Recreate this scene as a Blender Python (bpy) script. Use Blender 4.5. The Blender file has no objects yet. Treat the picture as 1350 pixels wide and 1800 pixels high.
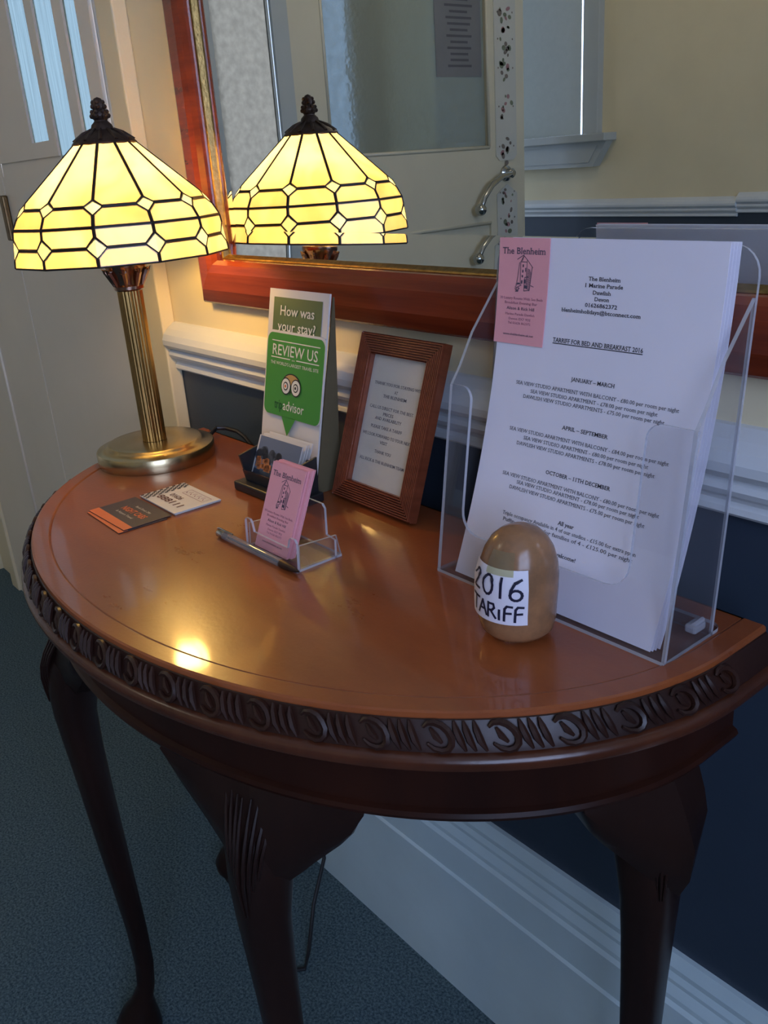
import bpy, bmesh, math, random
from mathutils import Vector, Matrix
R_ = random.Random(7)
SC = bpy.context.scene
COL = SC.collection
PI = math.pi

# ------------------------------------------------------------------ camera
cam = bpy.data.cameras.new('camera')
cam.sensor_fit = 'VERTICAL'; cam.sensor_height = 36.0
cam.lens = 1554.83 / 1800 * 36.0
cam.clip_start = 0.02
camo = bpy.data.objects.new('camera', cam); COL.objects.link(camo)
yaw, pit, rol = -0.90433, -0.37460, -0.07273
fw = Vector((math.cos(pit)*math.sin(yaw), math.cos(pit)*math.cos(yaw), math.sin(pit)))
r0 = fw.cross(Vector((0, 0, 1))).normalized(); u0 = r0.cross(fw)
rt = math.cos(rol)*r0 + math.sin(rol)*u0
up = -math.sin(rol)*r0 + math.cos(rol)*u0
M3 = Matrix((rt, up, -fw)).transposed()
camo.matrix_world = Matrix.Translation((1.3, -0.655, 1.1383)) @ M3.to_4x4()
SC.camera = camo

# ------------------------------------------------------------------ world, window portal lights, exposure
w = bpy.data.worlds.new('World'); SC.world = w; w.use_nodes = True
bg = w.node_tree.nodes['Background']
bg.inputs[0].default_value = (0.50, 0.62, 1.0, 1); bg.inputs[1].default_value = 10.5
def portal(name, loc, rot, sx, sy):
    l = bpy.data.lights.new(name, 'AREA'); l.shape = 'RECTANGLE'; l.size = sx; l.size_y = sy
    l.cycles.is_portal = True
    o = bpy.data.objects.new(name, l); COL.objects.link(o); o.location = loc; o.rotation_euler = rot
portal('portal_window_right', (2.40, -1.15, 1.5), (PI/2, 0, PI/2), 1.1, 1.3)
portal('portal_porch', (-3.06, -1.55, 1.3), (PI/2, 0, -PI/2), 2.3, 2.2)
SC.view_settings.view_transform = 'Standard'; SC.view_settings.look = 'None'
SC.view_settings.exposure = 0.0; SC.view_settings.gamma = 1.0
SC.view_settings.use_curve_mapping = False
cy = SC.cycles
cy.max_bounces = 12; cy.diffuse_bounces = 4; cy.glossy_bounces = 6; cy.transmission_bounces = 8
cy.transparent_max_bounces = 24; cy.caustics_reflective = True; cy.caustics_refractive = False
cy.use_denoising = True; cy.sample_clamp_indirect = 40.0

# ------------------------------------------------------------------ materials
def mat(name, col, rough=0.5, metal=0.0, spec=0.5, var=0.0, vscale=8.0, vstretch=(1,1,1), col2=None,
        bump=0.0, bscale=60.0, rvar=0.0, coat=0.0, coat_rough=0.1, bstretch=(1,1,1), detail=4.0):
    m = bpy.data.materials.new(name); m.use_nodes = True
    nt = m.node_tree; b = nt.nodes['Principled BSDF']
    b.inputs['Base Color'].default_value = (*col, 1); b.inputs['Roughness'].default_value = rough
    b.inputs['Metallic'].default_value = metal; b.inputs['Specular IOR Level'].default_value = spec
    b.inputs['Coat Weight'].default_value = coat; b.inputs['Coat Roughness'].default_value = coat_rough
    tc = nt.nodes.new('ShaderNodeTexCoord')
    if var > 0 or col2:
        mp = nt.nodes.new('ShaderNodeMapping'); mp.inputs['Scale'].default_value = vstretch
        nt.links.new(tc.outputs['Object'], mp.inputs[0])
        n = nt.nodes.new('ShaderNodeTexNoise'); n.inputs['Scale'].default_value = vscale
        n.inputs['Detail'].default_value = detail; n.inputs['Roughness'].default_value = 0.65
        nt.links.new(mp.outputs[0], n.inputs['Vector'])
        rp = nt.nodes.new('ShaderNodeValToRGB')
        rp.color_ramp.elements[0].position = 0.3; rp.color_ramp.elements[1].position = 0.7
        c2 = col2 or tuple(c*(1-var) for c in col)
        rp.color_ramp.elements[0].color = (*c2, 1); rp.color_ramp.elements[1].color = (*col, 1)
        nt.links.new(n.outputs['Fac'], rp.inputs[0]); nt.links.new(rp.outputs[0], b.inputs['Base Color'])
        if rvar > 0:
            mr = nt.nodes.new('ShaderNodeMapRange'); mr.inputs['To Min'].default_value = max(0.02, rough-rvar)
            mr.inputs['To Max'].default_value = rough+rvar
            nt.links.new(n.outputs['Fac'], mr.inputs['Value']); nt.links.new(mr.outputs[0], b.inputs['Roughness'])
    if bump > 0:
        mp2 = nt.nodes.new('ShaderNodeMapping'); mp2.inputs['Scale'].default_value = bstretch
        nt.links.new(tc.outputs['Object'], mp2.inputs[0])
        n2 = nt.nodes.new('ShaderNodeTexNoise'); n2.inputs['Scale'].default_value = bscale; n2.inputs['Detail'].default_value = 3
        nt.links.new(mp2.outputs[0], n2.inputs['Vector'])
        bp = nt.nodes.new('ShaderNodeBump'); bp.inputs['Strength'].default_value = bump; bp.inputs['Distance'].default_value = 0.002
        nt.links.new(n2.outputs['Fac'], bp.inputs['Height']); nt.links.new(bp.outputs[0], b.inputs['Normal'])
    return m

def nodes_mat(name):
    m = bpy.data.materials.new(name); m.use_nodes = True
    nt = m.node_tree
    for n in list(nt.nodes): nt.nodes.remove(n)
    out = nt.nodes.new('ShaderNodeOutputMaterial')
    return m, nt, out

def thin_clear(name, tint, gloss_rough=0.03, fres=1.45, haze=0.0, haze_col=(0.8, 0.8, 0.8), add=0.0):
    """thin clear plastic or glass: see-through with a Fresnel sheen and a little haze"""
    m, nt, out = nodes_mat(name)
    tr = nt.nodes.new('ShaderNodeBsdfTransparent'); tr.inputs[0].default_value = (*tint, 1)
    gl = nt.nodes.new('ShaderNodeBsdfGlossy'); gl.inputs['Roughness'].default_value = gloss_rough
    lw = nt.nodes.new('ShaderNodeLayerWeight'); lw.inputs['Blend'].default_value = 0.5
    pw = nt.nodes.new('ShaderNodeMath'); pw.operation = 'POWER'; pw.inputs[1].default_value = 5.0
    nt.links.new(lw.outputs['Facing'], pw.inputs[0])
    f0 = ((fres-1)/(fres+1))**2
    mx = nt.nodes.new('ShaderNodeMixShader')
    ad = nt.nodes.new('ShaderNodeMath'); ad.operation = 'MULTIPLY_ADD'; ad.inputs[1].default_value = (1-f0)*0.8; ad.inputs[2].default_value = f0+add
    nt.links.new(pw.outputs[0], ad.inputs[0])
    nt.links.new(ad.outputs[0], mx.inputs[0]); nt.links.new(tr.outputs[0], mx.inputs[1]); nt.links.new(gl.outputs[0], mx.inputs[2])
    last = mx
    if haze > 0:
        df = nt.nodes.new('ShaderNodeBsdfDiffuse'); df.inputs[0].default_value = (*haze_col, 1)
        m2 = nt.nodes.new('ShaderNodeMixShader'); m2.inputs[0].default_value = haze
        nt.links.new(mx.outputs[0], m2.inputs[1]); nt.links.new(df.outputs[0], m2.inputs[2]); last = m2
    nt.links.new(last.outputs[0], out.inputs[0])
    return m

def obscure_glass(name, tint, rough, scale, stretch, bumpd=0.3, diff=0.15, diffcol=(0.6, 0.65, 0.65)):
    m, nt, out = nodes_mat(name)
    tc = nt.nodes.new('ShaderNodeTexCoord'); mp = nt.nodes.new('ShaderNodeMapping'); mp.inputs['Scale'].default_value = stretch
    nt.links.new(tc.outputs['Object'], mp.inputs[0])
    n = nt.nodes.new('ShaderNodeTexNoise'); n.inputs['Scale'].default_value = scale; n.inputs['Detail'].default_value = 3
    nt.links.new(mp.outputs[0], n.inputs['Vector'])
    bp = nt.nodes.new('ShaderNodeBump'); bp.inputs['Strength'].default_value = bumpd; bp.inputs['Distance'].default_value = 0.004
    nt.links.new(n.outputs['Fac'], bp.inputs['Height'])
    rf = nt.nodes.new('ShaderNodeBsdfRefraction'); rf.inputs['Roughness'].default_value = rough; rf.inputs['IOR'].default_value = 1.08
    rp = nt.nodes.new('ShaderNodeValToRGB'); rp.color_ramp.elements[0].position = 0.3; rp.color_ramp.elements[1].position = 0.7
    rp.color_ramp.elements[0].color = (*[t*0.7 for t in tint], 1); rp.color_ramp.elements[1].color = (*tint, 1)
    nt.links.new(n.outputs['Fac'], rp.inputs[0]); nt.links.new(rp.outputs[0], rf.inputs[0])
    nt.links.new(bp.outputs[0], rf.inputs['Normal'])
    gl = nt.nodes.new('ShaderNodeBsdfGlossy'); gl.inputs['Roughness'].default_value = 0.15; gl.inputs[0].default_value = (0.5, 0.5, 0.5, 1)
    nt.links.new(bp.outputs[0], gl.inputs['Normal'])
    mx = nt.nodes.new('ShaderNodeMixShader'); mx.inputs[0].default_value = 0.06
    nt.links.new(rf.outputs[0], mx.inputs[1]); nt.links.new(gl.outputs[0], mx.inputs[2])
    df = nt.nodes.new('ShaderNodeBsdfDiffuse'); df.inputs[0].default_value = (*diffcol, 1)
    m2 = nt.nodes.new('ShaderNodeMixShader'); m2.inputs[0].default_value = diff
    nt.links.new(mx.outputs[0], m2.inputs[1]); nt.links.new(df.outputs[0], m2.inputs[2])
    nt.links.new(m2.outputs[0], out.inputs[0])
    return m

def opal_glass(name, c1, c2, white=0.0):
    m, nt, out = nodes_mat(name)
    tc = nt.nodes.new('ShaderNodeTexCoord'); oi = nt.nodes.new('ShaderNodeObjectInfo')
    mp = nt.nodes.new('ShaderNodeMapping'); mp.inputs['Scale'].default_value = (1, 1, 0.6)
    nt.links.new(tc.outputs['Object'], mp.inputs[0])
    n = nt.nodes.new('ShaderNodeTexNoise'); n.inputs['Scale'].default_value = 14; n.inputs['Detail'].default_value = 2
    n.inputs['Distortion'].default_value = 0.8
    nt.links.new(mp.outputs[0], n.inputs['Vector'])
    rp = nt.nodes.new('ShaderNodeValToRGB'); rp.color_ramp.elements[0].position = 0.36; rp.color_ramp.elements[1].position = 0.62
    rp.color_ramp.elements[0].color = (*c2, 1); rp.color_ramp.elements[1].color = (*c1, 1)
    nt.links.new(n.outputs['Fac'], rp.inputs[0])
    hs = nt.nodes.new('ShaderNodeHueSaturation')
    mr = nt.nodes.new('ShaderNodeMapRange'); mr.inputs['To Min'].default_value = 0.65; mr.inputs['To Max'].default_value = 1.2
    nt.links.new(oi.outputs['Random'], mr.inputs['Value']); nt.links.new(mr.outputs[0], hs.inputs['Value'])
    nt.links.new(rp.outputs[0], hs.inputs['Color'])
    tl = nt.nodes.new('ShaderNodeBsdfTranslucent'); nt.links.new(hs.outputs[0], tl.inputs[0])
    df = nt.nodes.new('ShaderNodeBsdfDiffuse'); df.inputs[0].default_value = (0.75, 0.66, 0.42, 1)
    m1 = nt.nodes.new('ShaderNodeMixShader'); m1.inputs[0].default_value = 0.10
    nt.links.new(tl.outputs[0], m1.inputs[1]); nt.links.new(df.outputs[0], m1.inputs[2])
    gl = nt.nodes.new('ShaderNodeBsdfGlossy'); gl.inputs['Roughness'].default_value = 0.15
    m2 = nt.nodes.new('ShaderNodeMixShader'); m2.inputs[0].default_value = 0.04
    nt.links.new(m1.outputs[0], m2.inputs[1]); nt.links.new(gl.outputs[0], m2.inputs[2])
    nt.links.new(m2.outputs[0], out.inputs[0])
    return m

def emit(name, col, st):
    m, nt, out = nodes_mat(name)
    e = nt.nodes.new('ShaderNodeEmission'); e.inputs[0].default_value = (*col, 1); e.inputs[1].default_value = st
    nt.links.new(e.outputs[0], out.inputs[0]); return m

M = {}
M['cream_wall'] = mat('cream_wall_paint', (0.80, 0.69, 0.45), 0.6, var=0.08, vscale=3, bump=0.08, bscale=220)
M['navy_wall'] = mat('navy_wall_paint', (0.034, 0.050, 0.076), 0.45, var=0.15, vscale=4, bump=0.1, bscale=200)
M['white_gloss'] = mat('white_gloss_paint', (0.72, 0.74, 0.74), 0.3, var=0.08, vscale=6, bump=0.15, bscale=40, bstretch=(0.15, 1, 1))
M['skirt_paint'] = mat('white_skirting_paint_sky_tinted', (0.62, 0.76, 0.80), 0.3, var=0.10, vscale=6, bump=0.15, bscale=40, bstretch=(0.15, 1, 1))  # white paint, with the blue cast of the daylight mixed into its base colour
M['door_paint'] = mat('ivory_door_paint', (0.76, 0.68, 0.55), 0.28, var=0.05, vscale=5, bump=0.05, bscale=60)
M['hall_door_paint'] = mat('cream_door_paint', (0.66, 0.60, 0.44), 0.35, var=0.06, vscale=5)
M['white_trim'] = mat('white_window_paint', (0.46, 0.48, 0.45), 0.35, var=0.05, vscale=5)
M['ceiling'] = mat('ceiling_paint', (0.75, 0.73, 0.66), 0.8, var=0.05)
M['carpet'] = mat('dark_teal_carpet', (0.150, 0.215, 0.235), 0.95, spec=0.1, col2=(0.03, 0.058, 0.072), vscale=260, bump=0.9, bscale=500, detail=2)
M['table_wood'] = mat('polished_mahogany_top', (0.31, 0.082, 0.022), 0.30, col2=(0.225, 0.054, 0.015), vscale=11, vstretch=(0.8, 2.2, 4),
                      rvar=0.07, spec=0.38, bump=0.06, bscale=260, detail=8, coat=0.5, coat_rough=0.075)
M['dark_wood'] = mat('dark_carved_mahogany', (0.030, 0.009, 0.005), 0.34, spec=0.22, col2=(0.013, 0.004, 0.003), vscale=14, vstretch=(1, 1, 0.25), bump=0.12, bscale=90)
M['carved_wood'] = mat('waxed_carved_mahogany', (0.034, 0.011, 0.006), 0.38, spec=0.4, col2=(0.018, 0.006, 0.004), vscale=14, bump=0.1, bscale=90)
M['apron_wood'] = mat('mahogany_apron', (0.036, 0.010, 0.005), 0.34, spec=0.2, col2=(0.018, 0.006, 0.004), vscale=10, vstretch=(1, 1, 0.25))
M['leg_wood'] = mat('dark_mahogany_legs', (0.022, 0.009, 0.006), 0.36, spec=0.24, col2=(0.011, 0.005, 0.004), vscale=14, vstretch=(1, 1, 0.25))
M['frame_wood'] = mat('red_mahogany_frame', (0.26, 0.042, 0.012), 0.22, col2=(0.15, 0.022, 0.008), vscale=9, vstretch=(0.4, 3, 8), bump=0.05, bscale=120)
M['gilt'] = mat('gilt_slip', (0.40, 0.26, 0.09), 0.36, metal=1.0, var=0.5, vscale=120, bump=0.2, bscale=300)
M['brass'] = mat('brushed_brass', (0.55, 0.43, 0.24), 0.27, metal=1.0, var=0.12, vscale=30, bump=0.03, bscale=300)
M['gold_column'] = mat('antique_gold_column', (0.50, 0.30, 0.10), 0.33, metal=1.0, var=0.25, vscale=40)
M['copper'] = mat('copper_bronze_capital', (0.40, 0.24, 0.17), 0.25, metal=1.0, var=0.4, vscale=60)
M['bronze'] = mat('dark_bronze', (0.06, 0.035, 0.025), 0.45, metal=0.6, var=0.4, vscale=80, bump=0.3, bscale=160)
M['lead'] = mat('dark_leading', (0.016, 0.009, 0.005), 0.5, metal=0.0, spec=0.3, var=0.3, vscale=90)
M['opal'] = opal_glass('amber_opal_glass', (0.66, 0.58, 0.50), (0.66, 0.47, 0.28))
M['opal_w'] = opal_glass('clear_ripple_glass', (0.70, 0.82, 0.85), (0.50, 0.56, 0.50))
M['clear'] = thin_clear('clear_inner_glass', (1, 1, 1), fres=1.0)
M['bulb'] = emit('lit_bulb', (1.0, 0.60, 0.16), 135.0)
M['black'] = mat('black_plastic', (0.016, 0.016, 0.018), 0.35, var=0.2, vscale=30)
M['smoke'] = mat('dark_smoky_plastic', (0.022, 0.025, 0.032), 0.2, var=0.2, vscale=30)
M['cable'] = mat('black_cable', (0.012, 0.012, 0.014), 0.4, var=0.2)
M['paper'] = mat('white_paper', (0.89, 0.85, 0.93), 0.7, var=0.03, vscale=12, bump=0.05, bscale=30)
M['paper2'] = mat('cream_white_paper', (0.62, 0.58, 0.54), 0.6, var=0.03, vscale=12)
M['card_white'] = mat('white_card', (0.66, 0.62, 0.58), 0.45, var=0.03, vscale=12)
M['pink'] = mat('pink_card', (0.84, 0.37, 0.40), 0.6, var=0.06, vscale=20)
M['ink'] = mat('black_ink', (0.012, 0.012, 0.02), 0.6, var=0.1)
M['ink_soft'] = mat('grey_blue_ink', (0.07, 0.055, 0.09), 0.6, var=0.1)
M['ink_pink'] = mat('faded_plum_ink', (0.28, 0.10, 0.16), 0.6, var=0.1)
M['green'] = mat('bright_green_print', (0.055, 0.26, 0.035), 0.35, var=0.05)
M['olive'] = mat('olive_green_print', (0.085, 0.135, 0.05), 0.4, var=0.05)
M['dkgreen'] = mat('dark_green_print', (0.012, 0.07, 0.02), 0.4, var=0.05)
M['printwhite'] = mat('white_print', (0.72, 0.70, 0.60), 0.4, var=0.03)
M['orange'] = mat('orange_print', (0.72, 0.17, 0.05), 0.4, var=0.1, vscale=40)
M['tan'] = mat('tan_print', (0.50, 0.30, 0.09), 0.4, var=0.1)
M['char'] = mat('charcoal_print', (0.060, 0.042, 0.048), 0.4, var=0.2, vscale=60)
M['navyink'] = mat('navy_marker_ink', (0.010, 0.012, 0.035), 0.5, var=0.1)
M['board'] = mat('brown_board', (0.13, 0.10, 0.05), 0.6, var=0.15)
M['ridge'] = mat('ridged_red_wood', (0.24, 0.062, 0.026), 0.35, col2=(0.15, 0.034, 0.014), vscale=20, vstretch=(1, 1, 4))
M['stone'] = mat('polished_brown_stone', (0.36, 0.170, 0.075), 0.22, col2=(0.160, 0.088, 0.048), vscale=26, rvar=0.06, bump=0.05, bscale=60, detail=6)
M['felt'] = mat('white_felt_pad', (0.6, 0.6, 0.58), 0.9, var=0.1)
M['tape'] = thin_clear('clear_tape', (0.85, 0.84, 0.62), 0.12, 1.5, 0.08, (0.7, 0.7, 0.6), add=0.06)
M['acrylic'] = thin_clear('clear_acrylic', (0.955, 0.96, 0.97), 0.02, 1.45, 0.02, (0.6, 0.6, 0.65))
M['acrylic_edge'] = thin_clear('acrylic_polished_edge', (0.55, 0.55, 0.60), 0.12, 1.7, 0.40, (0.80, 0.80, 0.84), add=0.14)
M['pen_clear'] = thin_clear('clear_pen_barrel', (0.80, 0.78, 0.78), 0.08, 1.5, 0.18, (0.6, 0.6, 0.62), add=0.05)
M['chrome'] = mat('aged_chrome', (0.50, 0.50, 0.47), 0.16, metal=1.0, var=0.15, vscale=40)
M['brass_old'] = mat('old_brass', (0.20, 0.13, 0.06), 0.35, metal=0.9, var=0.4, vscale=60)
M['china'] = mat('white_china', (0.58, 0.57, 0.50), 0.15, var=0.04)
M['flower_pink'] = mat('painted_pink_petals', (.42, .22, .22), .3, var=0.3, vscale=90)
M['flower_green'] = mat('painted_green_leaves', (.20, .23, .15), .3, var=0.3, vscale=90)
M['flower_dark'] = mat('painted_dark_stems', (.22, .18, .15), .3, var=0.3, vscale=90)
M['blind'] = mat('grey_blind_fabric', (0.50, 0.54, 0.51), 0.8, var=0.06, vscale=30, bump=0.1, bscale=400)
M['porch'] = mat('porch_plaster', (0.34, 0.36, 0.30), 0.7, var=0.1)
M['sky_dusk'] = mat('dusk_blue_photo', (0.14, 0.17, 0.24), 0.35, var=0.1)
M['photo_dark'] = mat('dark_photo_ground', (0.045, 0.055, 0.08), 0.3, var=0.3, vscale=40)
M['photo_tree'] = mat('dark_photo_trees', (0.075, 0.08, 0.10), 0.35, var=0.3, vscale=60)
M['photo_glow'] = mat('orange_lit_house_photo', (0.62, 0.22, 0.07), 0.35, col2=(0.16, 0.06, 0.03), vscale=160)
M['pane_side'] = obscure_glass('ribbed_door_glass', (0.080, 0.102, 0.084), 0.16, 60, (3, 3, 0.12), 0.5, 0.06)
M['pane_hall'] = obscure_glass('mottled_hall_glass', (0.27, 0.37, 0.42), 0.12, 38, (1, 1, 1), 1.0, 0.45, (0.50, 0.50, 0.38))
M['pane_light'] = obscure_glass('frosted_sidelight_glass', (0.62, 0.50, 0.35), 0.35, 40, (1, 1, 1), 0.4, 0.3, (0.35, 0.36, 0.33))
M['porch_glass'] = thin_clear('grey_porch_glass', (0.42, 0.42, 0.40), 0.05, 1.3)
M['window_glass'] = thin_clear('window_glass', (0.95, 0.97, 0.97), 0.01, 1.3)
def translucent_mix(m, f):
    nt = m.node_tree; out = [n for n in nt.nodes if n.type == 'OUTPUT_MATERIAL'][0]; b = nt.nodes['Principled BSDF']
    t = nt.nodes.new('ShaderNodeBsdfTranslucent'); t.inputs[0].default_value = (.85, .84, .86, 1)
    mx = nt.nodes.new('ShaderNodeMixShader'); mx.inputs[0].default_value = f
    nt.links.new(b.outputs[0], mx.inputs[1]); nt.links.new(t.outputs[0], mx.inputs[2]); nt.links.new(mx.outputs[0], out.inputs[0])
translucent_mix(M['paper'], .15)
def mirror_mat():
    m, nt, out = nodes_mat('mirror_silver')
    g = nt.nodes.new('ShaderNodeBsdfGlossy'); g.inputs[0].default_value = (0.86, 0.89, 0.86, 1); g.inputs['Roughness'].default_value = 0.0
    nt.links.new(g.outputs[0], out.inputs[0]); return m
M['mirror'] = mirror_mat()

# ------------------------------------------------------------------ mesh helpers
class MB:
    def __init__(s): s.v = []; s.f = []; s.m = []; s.sm = []
    def add(s, vs, fs, mi=0, sm=False, T=None):
        o = len(s.v)
        for p in vs:
            p = Vector(p); s.v.append(T @ p if T else p)
        for f in fs: s.f.append([o+i for i in f]); s.m.append(mi); s.sm.append(sm)
        return s
    def box(s, a, b, mi=0, T=None, bev=0.0):
        x0, y0, z0 = a; x1, y1, z1 = b
        if bev <= 0:
            v = [(x0,y0,z0),(x1,y0,z0),(x1,y1,z0),(x0,y1,z0),(x0,y0,z1),(x1,y0,z1),(x1,y1,z1),(x0,y1,z1)]
            return s.add(v, [(0,3,2,1),(4,5,6,7),(0,1,5,4),(1,2,6,5),(2,3,7,6),(3,0,4,7)], mi, False, T)
        bm = bmesh.new(); bmesh.ops.create_cube(bm, size=1)
        for q in bm.verts: q.co = Vector(((x0+x1)/2+q.co.x*(x1-x0), (y0+y1)/2+q.co.y*(y1-y0), (z0+z1)/2+q.co.z*(z1-z0)))
        bmesh.ops.bevel(bm, geom=bm.edges[:], offset=bev, segments=2, profile=0.5, affect='EDGES')
        bm.verts.index_update()
        s.add([q.co.copy() for q in bm.verts], [[q.index for q in f.verts] for f in bm.faces], mi, False, T); bm.free(); return s
    def prism(s, poly, h0, h1, axis='z', mi=0, T=None, side_mi=None):
        n = len(poly)
        def P(p, h):
            return (p[0], p[1], h) if axis == 'z' else ((p[0], h, p[1]) if axis == 'y' else (h, p[0], p[1]))
        v = [P(p, h0) for p in poly] + [P(p, h1) for p in poly]
        s.add(v, [list(range(n))[::-1], list(range(n, 2*n))], mi, False, T)
        s.add(v, [[i, (i+1) % n, n+(i+1) % n, n+i] for i in range(n)], mi if side_mi is None else side_mi, False, T); return s
    def lathe(s, prof, n=32, c=(0,0,0), mi=0, a0=0.0, sm=True, T=None, axis='z'):
        v = []; f = []
        for r, z in prof:
            for i in range(n):
                a = a0 + 2*PI*i/n
                if axis == 'z': v.append((c[0]+r*math.cos(a), c[1]+r*math.sin(a), c[2]+z))
                elif axis == 'y': v.append((c[0]+r*math.cos(a), c[1]+z, c[2]+r*math.sin(a)))
                else: v.append((c[0]+z, c[1]+r*math.cos(a), c[2]+r*math.sin(a)))
        for k in range(len(prof)-1):
            for i in range(n):
                j = (i+1) % n; f.append((k*n+i, k*n+j, (k+1)*n+j, (k+1)*n+i))
        s.add(v, f, mi, sm, T)
        if prof[0][0] > 1e-6: s.add(v[:n], [list(range(n))[::-1]], mi, False, T)
        if prof[-1][0] > 1e-6: s.add(v[-n:], [list(range(n))], mi, False, T)
        return s
    def tube(s, path, r, n=8, mi=0, closed=False, sm=True, T=None):
        P = [Vector(p) for p in path]; m = len(P); v = []
        rr = r if isinstance(r, (list, tuple)) else [r]*m
        prev = None
        for i, p in enumerate(P):
            a = P[(i-1) % m] if (closed or i > 0) else p; b = P[(i+1) % m] if (closed or i < m-1) else p
            t = (b-a); t = t.normalized() if t.length > 1e-9 else Vector((0, 0, 1))
            if prev is None: nrm = t.orthogonal().normalized()
            else:
                nrm = prev - t*prev.dot(t); nrm = nrm.normalized() if nrm.length > 1e-6 else t.orthogonal().normalized()
            prev = nrm; bn = t.cross(nrm)
            for k in range(n):
                a_ = 2*PI*k/n; v.append(p + rr[i]*(math.cos(a_)*nrm + math.sin(a_)*bn))
        f = []
        for i in range(m if closed else m-1):
            for k in range(n):
                f.append((i*n+k, i*n+(k+1) % n, ((i+1) % m)*n+(k+1) % n, ((i+1) % m)*n+k))
        s.add(v, f, mi, sm, T)
        if not closed: s.add(v[:n], [list(range(n))[::-1]], mi, False, T); s.add(v[-n:], [list(range(n))], mi, False, T)
        return s
    def loft(s, rings, mi=0, sm=True, closed=True, cap=True, T=None):
        n = len(rings[0]); v = [p for r in rings for p in r]; f = []
        for k in range(len(rings)-1):
            for i in range(n if closed else n-1):
                j = (i+1) % n; f.append((k*n+i, k*n+j, (k+1)*n+j, (k+1)*n+i))
        s.add(v, f, mi, sm, T)
        if cap: s.add(rings[0], [list(range(n))[::-1]], mi, False, T); s.add(rings[-1], [list(range(n))], mi, False, T)
        return s
    def ball(s, c, r, n=12, mi=0, T=None, sc=(1,1,1)):
        rings = []
        m = max(4, n//2)
        v = []; f = []
        for k in range(m+1):
            th = PI*k/m
            for i in range(n):
                a = 2*PI*i/n
                v.append((c[0]+sc[0]*r*math.sin(th)*math.cos(a), c[1]+sc[1]*r*math.sin(th)*math.sin(a), c[2]-sc[2]*r*math.cos(th)))
        for k in range(m):
            for i in range(n):
                f.append((k*n+i, k*n+(i+1) % n, (k+1)*n+(i+1) % n, (k+1)*n+i))
        return s.add(v, f, mi, True, T)
    def build(s, name, mats, parent=None, fix=True, sharp=38):
        me = bpy.data.meshes.new(name)
        me.from_pydata([tuple(p) for p in s.v], [], s.f)
        for m in (mats if isinstance(mats, (list, tuple)) else [mats]): me.materials.append(m)
        for p, mi, sm in zip(me.polygons, s.m, s.sm): p.material_index = mi; p.use_smooth = sm
        if fix:
            bm = bmesh.new(); bm.from_mesh(me)
            bmesh.ops.remove_doubles(bm, verts=bm.verts, dist=1e-6)
            bmesh.ops.recalc_face_normals(bm, faces=bm.faces)
            bm.to_mesh(me); bm.free()
        if any(s.sm):
            keep = [p.use_smooth for p in me.polygons]
            me.set_sharp_from_angle(angle=math.radians(sharp)); me.polygons.foreach_set('use_smooth', keep); me.update()
        o = bpy.data.objects.new(name, me); COL.objects.link(o)
        if parent: o.parent = parent
        return o

def thing(name, label, cat, loc=(0,0,0), rz=0.0, group=None):
    o = bpy.data.objects.new(name, None); COL.objects.link(o); o.empty_display_size = 0.02
    o.location = loc; o.rotation_euler = (0, 0, rz); o['label'] = label; o['category'] = cat
    if group: o['group'] = group
    return o
def tag(o, label, cat, group=None):
    o['label'] = label; o['category'] = cat
    if group: o['group'] = group
    return o
def struct(o, label=None):
    o['kind'] = 'structure'
    if label: o['label'] = label
    return o
def lab(o, t): o['label'] = t; return o
def sweep_x(mb, prof, x0, x1, mi=0, sm=False, y0=0.0, sy=1):
    """profile of (depth off the wall, z) run along x; the wall face is y = y0, sy=-1 runs it off a wall facing +y"""
    a = [(x0, y0 - sy*d, z) for d, z in prof]; b = [(x1, y0 - sy*d, z) for d, z in prof]
    return mb.loft([a, b], mi, sm, True, True)

# text: returns flat vertices and faces, centred, scaled to width w and capital height h
_tc = {}
def text_geo(s, bold=0.0, serif=False):
    key = (s, bold, serif)
    if key in _tc: return _tc[key]
    cu = bpy.data.curves.new('t', 'FONT'); cu.body = s; cu.size = 1.0; cu.resolution_u = 2; cu.offset = bold
    ob = bpy.data.objects.new('t', cu); COL.objects.link(ob)
    dg = bpy.context.evaluated_depsgraph_get(); dg.update()
    me = bpy.data.meshes.new_from_object(ob.evaluated_get(dg))
    vs = [v.co.copy() for v in me.vertices]; fs = [list(p.vertices) for p in me.polygons]
    if serif:       # slab serifs on every flat stem end
        cnt = {}
        for f in fs:
            for a, c in zip(f, f[1:]+f[:1]): cnt.setdefault((min(a, c), max(a, c)), []).append(f)
        for (a, c), ff in list(cnt.items()):
            if len(ff) != 1: continue
            p, q = vs[a], vs[c]; L = abs(p.x-q.x)
            if abs(p.y-q.y) > .004 or not .03 < L < .22: continue
            my = sum(vs[i].y for i in ff[0])/len(ff[0]); sg = 1 if my > p.y else -1
            lv = (p.y < .03) if sg > 0 else (p.y > .44)
            if not lv or p.y < -.05: continue
            x0, x1 = min(p.x, q.x)-.055, max(p.x, q.x)+.055; n = len(vs)
            vs += [Vector((x0, p.y, 0)), Vector((x1, p.y, 0)), Vector((x1, p.y+sg*.055, 0)), Vector((x0, p.y+sg*.055, 0))]; fs.append([n, n+1, n+2, n+3])
    bpy.data.objects.remove(ob); bpy.data.curves.remove(cu); bpy.data.meshes.remove(me)
    xs = [v.x for v in vs]; x0, x1 = min(xs), max(xs)
    vs = [((v.x-(x0+x1)/2)/(x1-x0), v.y/0.70-0.5) for v in vs]      # width 1, capital height 1
    _tc[key] = (vs, fs); return _tc[key]
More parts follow.
